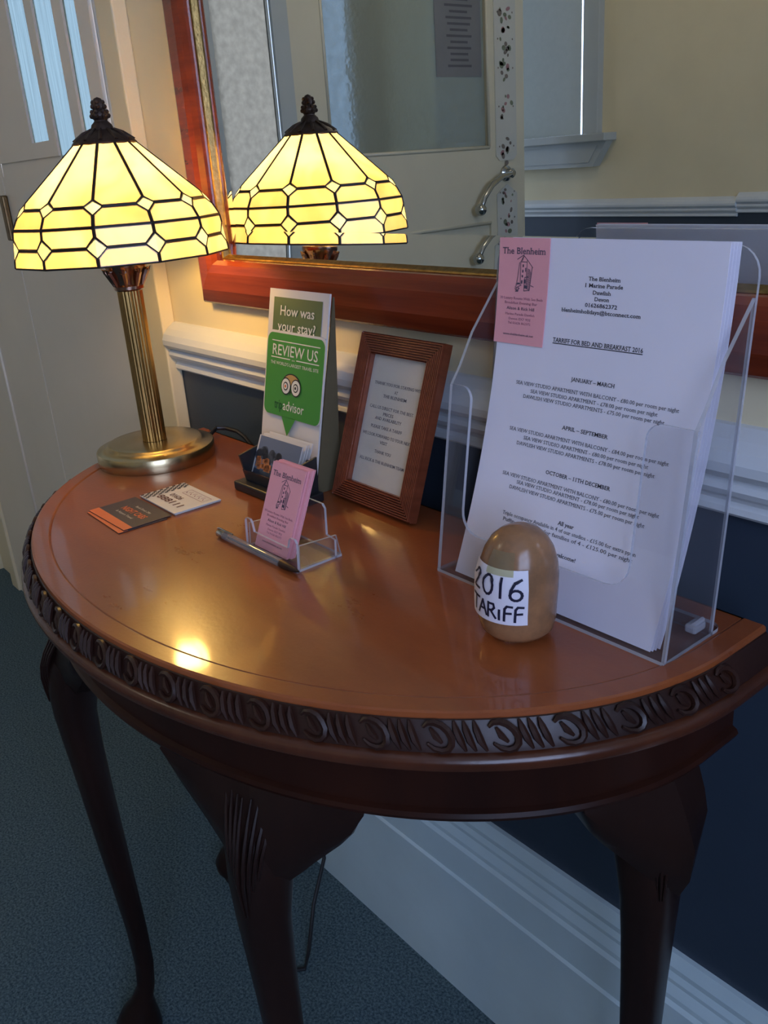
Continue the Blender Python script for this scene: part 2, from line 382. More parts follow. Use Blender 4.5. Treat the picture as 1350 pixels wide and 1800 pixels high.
def text(mb, s, cu, cv, wd, h, surf, mi=0, bold=0.0, rot=0.0, serif=False):
    vs, fs = text_geo(s, bold, serif); c, sn = math.cos(rot), math.sin(rot)
    mb.add([surf(cu + c*x*wd - sn*y*h, cv + sn*x*wd + c*y*h) for x, y in vs], fs, mi)
def quad2(mb, pts, surf, mi=0): mb.add([surf(*p) for p in pts], [list(range(len(pts)))], mi)
def stroke(mb, pts, wd, surf, mi=0):
    for (a, b) in zip(pts[:-1], pts[1:]):
        d = Vector((b[0]-a[0], b[1]-a[1])); L = d.length
        if L < 1e-9: continue
        n = Vector((-d.y, d.x))/L*wd/2; e = d/L*wd*0.3
        quad2(mb, [(a[0]-e.x-n.x, a[1]-e.y-n.y), (b[0]+e.x-n.x, b[1]+e.y-n.y), (b[0]+e.x+n.x, b[1]+e.y+n.y), (a[0]-e.x+n.x, a[1]-e.y+n.y)], surf, mi)

# ------------------------------------------------------------------ the setting
XL, XR, YF, ZC = -3.0, 2.3, -2.824, 2.5
DADO = [(0,.923),(.005,.922),(.016,.914),(.024,.906),(.028,.897),(.0275,.889),(.022,.883),(.015,.880),(.0185,.877),(.0205,.872),(.018,.867),(.010,.862),(.008,.858),(.011,.854),(.012,.849),(.009,.846),(0,.846)]
SKIRT = [(0,0),(.020,0),(.020,.215),(.0165,.218),(.0165,.222),(.019,.225),(.019,.272),(.0155,.277),(.0155,.284),(.011,.296),(.0115,.302),(.009,.310),(.010,.318),(.006,.334),(0,.334)]
struct(MB().box((XL-.15, YF-.15, -.05), (XR+.1, .15, 0)).build('floor', M['carpet']))
struct(MB().box((XL-.15, YF-.15, ZC), (XR+.1, .15, ZC+.05)).build('ceiling', M['ceiling']))
# mirror wall, navy below the dado and cream above; door openings to its left
b = MB(); b.box((-.115, 0, .885), (XR, .12, ZC), 0); b.box((-.115, 0, 0), (XR, .12, .885), 1)
b.box((-1.33, 0, 2.10), (-.045, .12, ZC), 0); b.box((XL-.1, 0, 0), (-1.33, .12, ZC), 0)
struct(b.build('wall_back', [M['cream_wall'], M['navy_wall']]))
b = MB(); sweep_x(b, DADO, -.044, XR, sm=False); o = b.build('trim_1', M['white_gloss']); struct(o)
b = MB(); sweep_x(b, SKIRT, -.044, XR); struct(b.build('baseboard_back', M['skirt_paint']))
# left-hand door case in the mirror wall: flat architrave, beads, two painted leaves with ribbed panes
b = MB(); b.box((-.102, -.024, 0), (-.045, 0, 2.17), bev=.003); b.box((-1.39, -.024, 2.10), (-.045, 0, 2.17), bev=.003)
b.box((-1.39, -.024, 0), (-1.33, 0, 2.17), bev=.003)
struct(b.build('trim_2', M['cream_wall']))
b = MB()
b.tube([(-.108, -.018, 0), (-.108, -.018, 2.10)], .0065, 10); b.tube([(-.124, -.010, 0), (-.124, -.010, 2.1)], .005, 10)
b.box((-.140, -.010, 0), (-.102, .02, 2.10)); b.tube([(-.135, -.009, 0), (-.135, -.009, 2.1)], .003, 8)
struct(b.build('trim_3', M['white_trim']))
dr = thing('door_1', 'x', 'x'); del dr['category']; dr['label'] = 'painted door with three ribbed glass strips left of lamp'; dr['kind'] = 'structure'
Y0, Y1 = -.016, .03
def leaf(xr, xl, panes, nm, par):
    b = MB(); zb, zt = 1.217, 2.02
    b.box((xl, Y0, 0), (xr, Y1, 1.165)); b.box((xl, Y0, zt), (xr, Y1, 2.098))
    edges = [xl] + [e for p in sorted(panes) for e in p] + [xr]
    for i in range(0, len(edges), 2):
        b.box((edges[i], Y0, 1.19), (edges[i+1], -.008, zt)); b.box((edges[i], Y0+.004, 1.165), (edges[i+1], Y1, 1.19))
    for (a, c) in panes: 
        lo = 1.172 if c > -.30 and a < -.30 else zb
        if lo > 1.2: b.box((a, Y0, 1.19), (c, -.008, lo)); b.box((a, Y0+.004, 1.165), (c, Y1, 1.19))
    o = b.build(nm, M['door_paint'], par)
    for (a, c) in panes:
        MB().add([(a, -.0115, 1.165), (c, -.0115, 1.165), (c, -.0115, zt), (a, -.0115, zt)], [(0, 1, 2, 3)]).build('glass_pane', M['pane_side'], par, fix=False)
    return o
leaf(-.142, -.699, [(-.49, -.402), (-.369, -.282), (-.245, -.190)], 'door_leaf', dr)
leaf(-.703, -1.33, [(-1.22, -1.0), (-.96, -.80)], 'door_leaf', dr)
MB().box((-.712, -.028, 1.04), (-.690, -.016, 1.13), bev=.003).build('latch', M['brass_old'], dr)
b = MB(); b.tube([(-.985, -.0175, .02), (-.985, -.0175, 1.15)], .004, 8); b.build('moulding', M['door_paint'], dr)
# partition seen in the mirror: frosted sidelight, post, and the hall door with its china finger plates
PX = -1.6
b = MB(); b.box((PX-.05, -.55, 0), (PX+.05, 0, ZC)); b.box((PX-.05, -1.29, 0), (PX+.05, -.55, .55)); b.box((PX-.05, -2.60, 2.12), (PX+.05, -.55, ZC))
struct(b.build('wall_left', M['cream_wall']))
b = MB(); b.box((PX-.004, -1.375, 0), (PX+.010, -1.3085, 2.12)); b.box((PX-.004, -1.300, 0), (PX+.004, -1.290, 2.12))
struct(b.build('trim_4', M['white_trim']))
o = MB().add([(PX, -.55, .55), (PX, -1.29, .55), (PX, -1.29, 2.12), (PX, -.55, 2.12)], [(0, 1, 2, 3)]).build('window_3', M['pane_light']); struct(o, 'frosted sidelight beside the hall door')
d2 = thing('door_2', 'x', 'x'); del d2['category']; d2['label'] = 'cream hall door with mottled glass, seen in mirror'; d2['kind'] = 'structure'
ya, yb, yc, yd = -1.377, -1.527, -2.377, -2.600
b = MB(); T0, T1 = PX-.045, PX
b.box((T0, ya, 0), (T1, yb, 2.11)); b.box((T0, yc, 0), (T1, yd, 2.11)); b.box((T0, yb, 0), (T1, yc, .30)); b.box((T0, yb, .86), (T1, yc, 1.172)); b.box((T0, yb, 1.98), (T1, yc, 2.11))
b.box((T0+.012, yb, .30), (T1-.012, yc, .86))
b.build('door_leaf', M['hall_door_paint'], d2)
b = MB()
for (p, q) in (((yb, 1.172), (yc, 1.172)), ((yc, 1.172), (yc, 1.98)), ((yb, 1.172), (yb, 1.98)), ((yb, 1.98), (yc, 1.98)), ((yb, .30), (yc, .30)), ((yb, .86), (yc, .86))):
    b.tube([(T1-.002, p[0], p[1]), (T1-.002, q[0], q[1])], .008, 6)
b.build('moulding', M['hall_door_paint'], d2)
MB().add([(PX-.022, yb, 1.16), (PX-.022, yc, 1.16), (PX-.022, yc, 1.99), (PX-.022, yb, 1.99)], [(0, 1, 2, 3)]).build('glass_pane', M['pane_hall'], d2)
# curved lever handle
b = MB(); hy, hz = -2.473, 1.060
b.lathe([(.030, 0), (.034, .004), (.032, .012), (.020, .020), (.016, .034), (.020, .044), (.012, .054), (0, .056)], 20, (PX, hy, hz), axis='x')
b.tube([(PX+.045, hy+.01, hz), (PX+.05, hy+.07, hz-.008), (PX+.05, hy+.135, hz-.040), (PX+.05, hy+.185, hz-.090), (PX+.048, hy+.200, hz-.125)], [.011, .012, .013, .012, .010], 10)
b.ball((PX+.045, hy+.204, hz-.137), .026, 14)
b.build('door_handle', M['chrome'], d2)
def finger_plate(z0, z1, zs):
    b = MB(); y0, y1 = -2.415, -2.545; t = PX
    pts = [(y0, z0+.02), (y0-.02, z0), (y1+.02, z0), (y1, z0+.02), (y1, z1-.04), (y1+.03, z1-.02), ((y0+y1)/2, z1), (y0-.03, z1-.02), (y0, z1-.04)]
    b.prism(pts, t, t+.005, 'x'); pl = b.build('finger_plate', M['china'], d2)
    f = MB(); rr = random.Random(int(z0*100))
    for zc in zs:
        for k in range(9):
            yy = (y0+y1)/2 + rr.uniform(-.035, .035); zz = zc + rr.uniform(-.055, .055)*(1.1-abs(yy-(y0+y1)/2)*12)
            r1 = rr.uniform(.006, .015); r2 = r1*rr.uniform(.5, 1.0); a = rr.uniform(0, PI); mi = rr.choice((0, 1, 1, 2, 2))
            f.add([(t+.0056, yy+r1*math.cos(q)*math.cos(a)-r2*math.sin(q)*math.sin(a), zz+r1*math.cos(q)*math.sin(a)+r2*math.sin(q)*math.cos(a)) for q in [2*PI*i/8 for i in range(8)]], [list(range(8))], mi)
        f.add([(t+.0056, y0-.02+.004*math.cos(q), zc+.012+.004*math.sin(q)) for q in [2*PI*i/8 for i in range(8)]], [list(range(8))], 2)
        f.add([(t+.0056, y1+.02+.004*math.cos(q), zc+.012+.004*math.sin(q)) for q in [2*PI*i/8 for i in range(8)]], [list(range(8))], 2)
    f.build('painted_flowers', [M['flower_pink'], M['flower_green'], M['flower_dark']], pl)
finger_plate(1.115, 1.80, [1.16, 1.32, 1.47, 1.58, 1.68]); finger_plate(.62, 1.015, [.97, .86, .74])
# notice stuck to the glass
nt_ = thing('notice', 'grey printed notice stuck on hall door glass, seen in mirror', 'notice', (PX-.020, -2.23, 1.62))
nb = MB(); nb.box((0, -.13, -.17), (.0008, .13, .22)); nb.build('sheet', mat('grey_notice_sheet', (.20, .20, .20), .7, var=.1), nt_)
nb = MB()
for k in range(13):
    z = .13-.022*k; L = R_.uniform(.05, .1)
    nb.add([(.0012, -L, z), (.0012, L*.9, z), (.0012, L*.9, z+.009), (.0012, -L, z+.009)], [(0, 1, 2, 3)])
nb.build('printed_rows', mat('dim_grey_print', (.10, .10, .11), .7, var=.1), nt_)
# wall opposite the mirror with the blinded window (seen in the mirror) and the daylight window
b = MB()
def wall_y(b, y0, y1, x0, x1, holes, zsplit=.885):
    xs = sorted(set([x0, x1] + [h for q in holes for h in q[:2]]))
    for a, c in zip(xs[:-1], xs[1:]):
        hh = [q for q in holes if q[0] <= a+1e-6 and q[1] >= c-1e-6]
        b.box((a, y0, 0), (c, y1, zsplit), 1)
        if hh:
            if hh[0][2] > zsplit: b.box((a, y0, zsplit), (c, y1, hh[0][2]), 0)
            b.box((a, y0, hh[0][3]), (c, y1, ZC), 0)
        else: b.box((a, y0, zsplit), (c, y1, ZC), 0)
wall_y(b, YF-.12, YF, XL-.1, -.69, [(-2.5, -1.43, 1.195, 2.2)])
wall_y(b, YF-.12, YF, -.69, XR, [])
struct(b.build('wall_front', [M['cream_wall'], M['navy_wall']]))
b = MB(); sweep_x(b, DADO, XL, -.672, y0=YF, sy=-1); sweep_x(b, [(d*.9, z+.014) for d, z in DADO], -.672, XR, y0=YF, sy=-1); struct(b.build('trim_5', M['white_gloss']))
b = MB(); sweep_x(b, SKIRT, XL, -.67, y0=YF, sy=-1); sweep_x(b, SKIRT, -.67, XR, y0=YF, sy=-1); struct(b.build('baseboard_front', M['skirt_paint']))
wn = thing('window_1', 'x', 'x'); del wn['category']; wn['label'] = 'white window with drawn grey blind, seen in mirror'; wn['kind'] = 'structure'
b = MB(); b.box((-1.43, YF-.06, 1.195), (-1.345, YF+.035, 2.30), bev=.004); b.box((-2.6, YF-.06, 2.2), (-1.345, YF+.035, 2.30), bev=.004); b.build('window_frame', M['white_trim'], wn)
b = MB(); b.box((-2.62, YF-.06, 1.165), (-1.268, YF+.085, 1.198), bev=.004); b.build('window_sill', M['white_trim'], wn)
b = MB(); prof = [(-2.6, 1.165), (-1.285, 1.165), (-1.355, 1.062), (-2.6, 1.062)]
b.prism(prof, YF, YF+.05, 'y'); b.prism([(-2.6, 1.148), (-1.33, 1.148), (-1.376, 1.08), (-2.6, 1.08)], YF+.05, YF+.054, 'y'); b.build('window_apron', M['white_trim'], wn)
b = MB(); b.box((-2.5, YF+.026, 1.199), (-1.442, YF+.029, 2.2)); b.build('roller_blind', M['blind'], wn)
MB().box((-2.5, YF-.10, 1.195), (-1.43, YF-.094, 2.2)).build('glass_pane', M['window_glass'], wn)
w2 = thing('window_2', 'x', 'x'); del w2['category']; w2['label'] = 'bright window in the wall at the right end'; w2['kind'] = 'structure'
b = MB(); wy0, wy1 = -1.7, -.6
for (y0, y1, z0, z1) in ((wy0-.06, wy0, .86, 2.21), (wy1, wy1+.06, .86, 2.21), (wy0-.06, wy1+.06, 2.15, 2.21), (wy0-.06, wy1+.06, .83, .886), ((wy0+wy1)/2-.025, (wy0+wy1)/2+.025, .886, 2.15), (wy0, wy1, 1.50, 1.54)):
    b.box((XR+.02, y0, z0), (XR+.08, y1, z1))
b.build('window_frame', M['white_trim'], w2)
MB().box((XR+.055, wy0, .886), (XR+.06, wy1, 2.15)).build('glass_pane', M['window_glass'], w2)
b = MB(); b.box((XR, YF-.12, 0), (XR+.1, .12, .885), 1); b.box((XR, YF-.12, 2.15), (XR+.1, .12, ZC), 0)
b.box((XR, YF-.12, .885), (XR+.1, wy0, 2.15), 0); b.box((XR, wy1, .885), (XR+.1, .12, 2.15), 0)
struct(b.build('wall_right', [M['cream_wall'], M['navy_wall']]))
# porch end beyond the partition, open to the daylight
b = MB(); b.box((XL-.1, YF-.12, 0), (XL, .12, .2)); b.box((XL-.1, YF-.12, 2.4), (XL, .12, ZC)); b.box((XL-.1, YF-.12, .2), (XL, -2.72, 2.4)); b.box((XL-.1, -.4, .2), (XL, .12, 2.4))
struct(b.build('wall_porch', M['porch']))
wp = thing('window_4', 'x', 'x'); del wp['category']; wp['label'] = 'porch window beyond the hall door'; wp['kind'] = 'structure'
b = MB()
for y in (-2.72, -2.0, -1.2, -.46): b.box((XL-.08, y, .2), (XL-.02, y+.06, 2.4))
b.box((XL-.08, -2.72, .2), (XL-.02, -.4, .26)); b.box((XL-.08, -2.72, 2.34), (XL-.02, -.4, 2.4)); b.build('window_frame', M['white_trim'], wp)
MB().box((XL-.055, -2.72, .2), (XL-.045, -.4, 2.4)).build('glass_pane', M['porch_glass'], wp)

pl = thing('added_hall_fill_lamp', 'added out-of-view globe lamp brightening the hall', 'lamp', (-.7, -1.7, ZC))  # made-up pendant, never in view: warm fill for the hall in the mirror
b = MB(); b.tube([(0, 0, 0), (0, 0, -.16)], .006, 8); b.lathe([(.05, -.02), (.05, -.002), (.0, -.0005)], 20); b.lathe([(.03, -.175), (.035, -.15), (.0, -.148)], 16); b.build('stem', M['brass'], pl)
b = MB(); b.ball((0, 0, -.27), .10, 24); b.build('globe', emit('fill_globe_glow', (1.0, 0.86, 0.66), 15.0), pl)
# ------------------------------------------------------------------ half-round table
TZ = .7797; XC, YC, EA, EB, YB = .551, -.106, .454, .331, -.05
def outline(d, n=120, yb=YB):
    pts = [(XC+EA+d, yb)]
    for i in range(n+1):
        t = -PI*i/n; pts.append((XC+(EA+d)*math.cos(t), YC+(EB+d)*math.sin(t)))
    pts.append((XC-EA-d, yb)); return pts
def band(mb, prof, mi=0, yb=YB, n=120, close=True, sm=True):
    rings = [[(x, y, z) for x, y in outline(d, n, yb)] for d, z in prof]
    m = len(rings[0]); v = [p for r in rings for p in r]; f = []
    for k in range(len(rings)-1):
        for i in range(m-1): f.append((k*m+i, k*m+i+1, (k+1)*m+i+1, (k+1)*m+i))
        if close: f.append((k*m+m-1, k*m, (k+1)*m, (k+1)*m+m-1))
    mb.add(v, f, mi, sm); return rings
tb = thing('half_round_table', 'dark mahogany half-round hall table with carved rim against the wall', 'table', (0, 0, 0))
b = MB()
rg = band(b, [(-.0215, TZ), (-.0205, TZ-.0007), (-.0195, TZ+.0006), (-.0185, TZ+.0010), (-.0025, TZ+.0010), (-.0006, TZ), (0, TZ-.003), (-.001, TZ-.012), (-.06, TZ-.022)])
b.add(rg[0], [list(range(len(rg[0])))]); b.add(rg[-1], [list(range(len(rg[-1])))[::-1]])
b.build('tabletop', M['table_wood'], tb, sharp=12)
b = MB(); band(b, [(-.002, TZ-.003), (.001, TZ-.0045), (.003, TZ-.009), (.0085, TZ-.020), (.010, TZ-.0255), (-.01, TZ-.028), (-.03, TZ-.012)])
# carved repeats along the sloping band
def on_band(s, h):     # s = angle along the ellipse, h 0 (top) .. 1 (bottom)
    d = .002 + .008*h; z = TZ-.006-.018*h
    return Vector((XC+(EA+d)*math.cos(s), YC+(EB+d)*math.sin(s), z))
def nrm_band(s): return Vector((math.cos(s)*EB, math.sin(s)*EA, .30)).normalized()
ths = []; acc = 0; prevp = None; t = 0.03
N = 3000
for i in range(N+1):
    t = -PI*i/N; p = on_band(t, .5)
    if prevp is not None: acc += (p-prevp).length
    ths.append((acc, t)); prevp = p
def at_len(L):
    lo, hi = 0, N
    while lo < hi:
        m = (lo+hi)//2
        if ths[m][0] < L: lo = m+1
        else: hi = m
    return ths[min(lo, N)][1]
per = .0455; k = 0; L = .012
while L < acc-.012:
    def pt(dl, h, lift=.0018):
        s = at_len(min(max(L+dl, 0), acc)); return on_band(s, h) + nrm_band(s)*(lift+.0004)
    # scroll: a C-shaped petal with a bud, then two slanting ribs and a small leaf
    C = [pt(.0098*math.cos(a)+.003*math.sin(a), .5-.50*math.sin(a)) for a in [math.radians(q) for q in range(40, 331, 29)]]
    b.tube(C, [.0012, .0021, .0026, .0028, .0029, .0029, .0028, .0026, .0023, .0019, .0012][:len(C)], 6)
    b.tube([pt(.0045, .2, .0012), pt(.001, .5, .0016), pt(-.003, .72, .0012)], [.0012, .0026, .0012], 6)
    for dl in (.0160, .0232, .0300):
        b.tube([pt(dl+.0034, -.05), pt(dl+.0022, .25, .0028), pt(dl-.0004, .65, .0030), pt(dl-.0040, 1.0)], [.0010, .0026, .0028, .0010], 6)
    L += per
b.build('carved_edge', M['carved_wood'], tb)
b = MB(); band(b, [(.008, TZ-.0255), (.0125, TZ-.0265), (.0155, TZ-.029), (.0165, TZ-.033), (.0150, TZ-.0375), (.006, TZ-.040), (-.03, TZ-.040), (-.03, TZ-.0265)])
b.build('edge_bead', mat('worn_mahogany_bead', (.085, .024, .010), .26, col2=(.045, .013, .006), vscale=12, bump=.08, bscale=90), tb)
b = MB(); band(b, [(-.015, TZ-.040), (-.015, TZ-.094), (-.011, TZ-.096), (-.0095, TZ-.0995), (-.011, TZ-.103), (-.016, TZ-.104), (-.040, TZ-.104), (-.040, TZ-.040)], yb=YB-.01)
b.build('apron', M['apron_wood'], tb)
def leg(cx, cy, rear=False):
    dv = Vector((cx-XC, cy-(YC+.04), 0)).normalized() if not rear else Vector((math.copysign(.8, cx-XC), -.6, 0))
    tv = Vector((-dv.y, dv.x, 0)); b = MB(); rings = []
    prof = [(.690, .050, -.042), (.672, .056, -.038), (.650, .060, -.024), (.620, .059, -.010), (.585, .0525, -.001), (.55, .0455, .003), (.50, .0405, .002), (.45, .037, 0), (.40, .0345, -.002),
            (.33, .031, -.005), (.27, .0276, -.008), (.20, .0244, -.011), (.14, .0230, -.011), (.10, .0240, -.007), (.075, .030, .002), (.055, .048, .010), (.036, .060, .014), (.022, .060, .013), (.012, .050, .010), (.0, .044, .010)]
    for z, s, o in prof:
        c = Vector((cx, cy, z)) + dv*o; ring = []
        e = 2.9 if z > .1 else 2.1
        for i in range(20):
            a = 2*PI*i/20 + PI/4; ca, sa = math.cos(a), math.sin(a)
            x = math.copysign(abs(ca)**(2/e), ca)*s/2; y = math.copysign(abs(sa)**(2/e), sa)*s/2
            ring.append(c + dv*(x*.7071+y*.7071) + tv*(y*.7071-x*.7071))
        rings.append(ring)
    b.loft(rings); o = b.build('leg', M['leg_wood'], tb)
    # carved acanthus ridges on the knee
    b = MB()
    for q in (-.024, -.017, -.010, -.004, .004, .010, .017, .024):
        ln = 1.0-abs(q)*14
        path = []
        for k in range(7):
            h = k/6; z = .668-.085*h*(.7+ln*.5); of = .004+.036*math.sin(PI*.5*min(1, h*1.3))-.008*h - abs(q)*.55
            path.append(Vector((cx, cy, z)) + dv*of + tv*(q*(1-.75*h)))
        b.tube(path, [.0008, .0018, .0022, .0022, .0018, .0014, .0006], 6)
    b.build('knee_carving', M['leg_wood'], o)
    # ear brackets following the apron on both sides of the knee
    s0 = math.atan2((cy-YC)/EB, (cx-XC)/EA)
    for sg in (-1, 1):
        b = MB(); rings = []
        for k in range(9):
            u = k/8; s = s0 + sg*(.0+.25*u)
            if rear and math.sin(s) > -.02: continue
            h = [.108, .100, .089, .078, .066, .055, .044, .030, .004][k]
            zt = TZ-.1035
            def Q(d, z): return Vector((XC+(EA+d)*math.cos(s), YC+(EB+d)*math.sin(s), z))
            q = 1-u
            q = q*q
            rings.append([Q(-.044, zt), Q(-.012, zt), Q(-.010+.012*q, zt-h*.25), Q(-.010+.022*q, zt-h*.50), Q(-.013+.022*q, zt-h*.80), Q(-.022+.022*q, zt-h), Q(-.044+.010*q, zt-h*.95)])
        if len(rings) > 2: b.loft(rings, sm=True); b.build('knee_bracket', M['leg_wood'], o)
    return o
leg(.342, -.392); leg(.760, -.392); leg(.972, -.142, True); leg(.168, -.135, True)

# ------------------------------------------------------------------ mirror
mr_ = thing('wall_mirror', 'large wall mirror in red mahogany frame above the table', 'mirror', (0, 0, 0))
ox0, ox1, oz0, oz1 = .097, 1.62, .966, 2.10
FR = [(0, 0), (0, .017), (.003, .020), (.024, .031), (.052, .0355), (.064, .034), (.070, .028), (.071, .024), (.071, .012), (.03, .002)]
SL = [(.0700, .019), (.0715, .0205), (.0735, .0195), (.0755, .0165), (.0775, .0135), (.0775, .0105), (.0700, .0105)]
def rail(prof, side, sc):
    def P(d, h, end):
        d_ = d
        if side == 'left': return (ox0+d*1.06, -h, oz0+d*.90 if end == 0 else oz1-d*.9)
        if side == 'right': return (ox1-d*1.06, -h, oz0+d*.90 if end == 0 else oz1-d*.9)
        if side == 'bottom': return (ox0+d*1.06 if end == 0 else ox1-d*1.06, -h, oz0+d*.90)
        return (ox0+d*1.06 if end == 0 else ox1-d*1.06, -h, oz1-d*.9)
    return MB().loft([[P(d, h, 0) for d, h in prof], [P(d, h, 1) for d, h in prof]], 0, False)
for s in ('left', 'bottom', 'right', 'top'):
    rail(FR, s, 1).build('frame_rail', M['frame_wood'], mr_)
    lab(rail(SL, s, 1).build('gilt_slip', M['gilt'], mr_), 'thin gilt strip inside the frame')
gx0, gx1, gz0, gz1 = ox0+.0815, ox1-.0815, oz0+.069, oz1-.069; bw = .032; bt = bw*math.tan(math.radians(2.6))
b = MB(); ib = .026
v = [(gx0, -.012-bt, gz0), (gx1, -.012-bt, gz0), (gx1, -.012-bt, gz1), (gx0, -.012-bt, gz1), (gx0+ib, -.012, gz0+bw), (gx1-ib, -.012, gz0+bw), (gx1-ib, -.012, gz1-bw), (gx0+ib, -.012, gz1-bw)]
v2 = [(p[0], -.008, p[2]) for p in v[:4]]
b.add(v+v2, [(4, 5, 6, 7), (0, 1, 5, 4), (1, 2, 6, 5), (2, 3, 7, 6), (3, 0, 4, 7), (0, 8, 9, 1), (1, 9, 10, 2), (2, 10, 11, 3), (3, 11, 8, 0), (8, 11, 10, 9)])
lab(b.build('mirror_glass', M['mirror'], mr_), 'silvered glass with bevelled margin')

# ------------------------------------------------------------------ stained glass table lamp
LX, LY = .181, -.167
lp = thing('table_lamp', 'lit brass table lamp with cream leaded glass shade', 'lamp', (LX, LY, TZ))
def lz(z): return z-TZ
MB().lathe([(.079, 0), (.0795, .002), (.0795, .0180), (.0785, .0195), (.0745, .0205), (.0690, .0215), (.0655, .0240), (.0635, .0262), (.0610, .0270), (.018, .0272), (.0165, .0268), (0, .0272)], 64).build('base', M['brass'], lp)
b = MB(); n = 144; rings = []
for z in (.0272, lz(1.012)):
    rings.append([((.0150+.0011*abs(math.sin(10*a)))*math.cos(a), (.0150+.0011*abs(math.sin(10*a)))*math.sin(a), z) for a in [2*PI*i/n for i in range(n)]])
b.loft(rings); b.build('fluted_column', M['gold_column'], lp)
b = MB(); b.lathe([(.0165, lz(1.008)), (.019, lz(1.010)), (.019, lz(1.014)), (.0165, lz(1.016)), (.018, lz(1.022)), (.0225, lz(1.032)), (.0255, lz(1.037)), (.0265, lz(1.040)), (.0265, lz(1.044)), (.010, lz(1.046))], 28)
for i in range(8):      # leaf scrolls of the capital
    a = 2*PI*i/8+.2; c, s = math.cos(a), math.sin(a)
    b.tube([(.0175*c, .0175*s, lz(1.014)), (.021*c, .021*s, lz(1.024)), (.0255*c, .0255*s, lz(1.033)), (.0285*c, .0285*s, lz(1.035)), (.0275*c, .0275*s, lz(1.030))], [.0022, .0042, .0046, .0036, .0015], 8)
b.build('capital', M['copper'], lp)
b = MB(); b.lathe([(.008, lz(1.044)), (.008, lz(1.052)), (.013, lz(1.054)), (.013, lz(1.070)), (.006, lz(1.071))], 16)
b.tube([(0, 0, lz(1.070)), (-.036, 0.0, lz(1.075)), (-.040, 0, lz(1.12)), (-.014, 0, lz(1.182)), (0, 0, lz(1.187))], .0016, 6)
b.tube([(0, 0, lz(1.070)), (.036, 0.0, lz(1.075)), (.040, 0, lz(1.12)), (.014, 0, lz(1.182)), (0, 0, lz(1.187))], .0016, 6)
b.build('bulb_holder', M['brass'], lp)
MB().lathe([(.010, lz(1.0705)), (.012, lz(1.078)), (.021, lz(1.090)), (.0245, lz(1.102)), (.022, lz(1.114)), (.013, lz(1.124)), (0, lz(1.127))], 20).build('bulb', M['bulb'], lp)
b = MB(); b.lathe([(.0385, lz(1.182)), (.0390, lz(1.1845)), (.034, lz(1.1895)), (.022, lz(1.196)), (.014, lz(1.1995)), (.012, lz(1.205)), (.0085, lz(1.2085)), (0, lz(1.2085))], 28)
for i in range(12):
    a = 2*PI*i/12; c, s = math.cos(a), math.sin(a)
    b.tube([(.036*c, .036*s, lz(1.1865)), (.024*c, .024*s, lz(1.1955)), (.014*c, .014*s, lz(1.2005))], [.0028, .0022, .001], 6)
b.build('shade_cap', M['bronze'], lp)
b = MB(); b.lathe([(.0085, lz(1.2075)), (.0078, lz(1.210)), (.0105, lz(1.2135)), (.0108, lz(1.2165)), (.0085, lz(1.2205)), (.0072, lz(1.2220)), (.0082, lz(1.2250)), (.0072, lz(1.2295)), (.0042, lz(1.2340)), (0, lz(1.2358))], 16)
for kz, rr, cnt in ((1.2145, .0100, 7), (1.2190, .0088, 7), (1.2250, .0076, 6), (1.2295, .0060, 5)):
    for i in range(cnt):
        a = 2*PI*(i+kz*900 % 1)/cnt; b.ball((rr*math.cos(a), rr*math.sin(a), lz(kz)), .0030, 8)
b.build('finial', M['bronze'], lp)
# shade: twelve facets, each of a tall trapezoid and three bands, with diamonds on the seams
A0 = math.radians(-6.2); NF = 12
SP = [(.0365, 1.1835), (.1145, 1.1145), (.1265, 1.0930), (.1300, 1.0710), (.1325, 1.0500)]     # cap, U, M, L, rim
def seam(k, s):          # s in 0..4 along the profile
    i = min(int(s), 3); f = s-i; r = SP[i][0]*(1-f)+SP[i+1][0]*f; z = SP[i][1]*(1-f)+SP[i+1][1]*f
    a = A0+2*PI*k/NF; return Vector((r*math.cos(a), r*math.sin(a), lz(z)))
def fac(k, u, s): return seam(k, s)*(1-u) + seam(k+1, s)*u
shade = MB()
lines = []
U1, U2, L1, L2 = 1-.0105/.104, 1+.0105/.0246, 3-.0120/.0223, 3+.0120/.0212
wu = .0115/.0593; wl = .0125/.0673
def pane(poly, matt, name):
    c = sum(poly, Vector())/len(poly)
    nn = (poly[1]-poly[0]).cross(poly[-1]-poly[0]).normalized()
    if nn.dot(Vector((c.x, c.y, .02))) < 0: nn = -nn
    q = [c+(p-c)*.985 for p in poly]; m = len(q)
    outer = [p+nn*.0012 for p in q]; inner = [p-nn*.0012 for p in q]
    b = MB(); b.add(outer, [list(range(m))], 0); b.add(inner, [list(range(m))[::-1]], 1)
    b.add(outer+inner, [[i, (i+1) % m, m+(i+1) % m, m+i] for i in range(m)], 1)
    return (name, b, matt)
panes = []
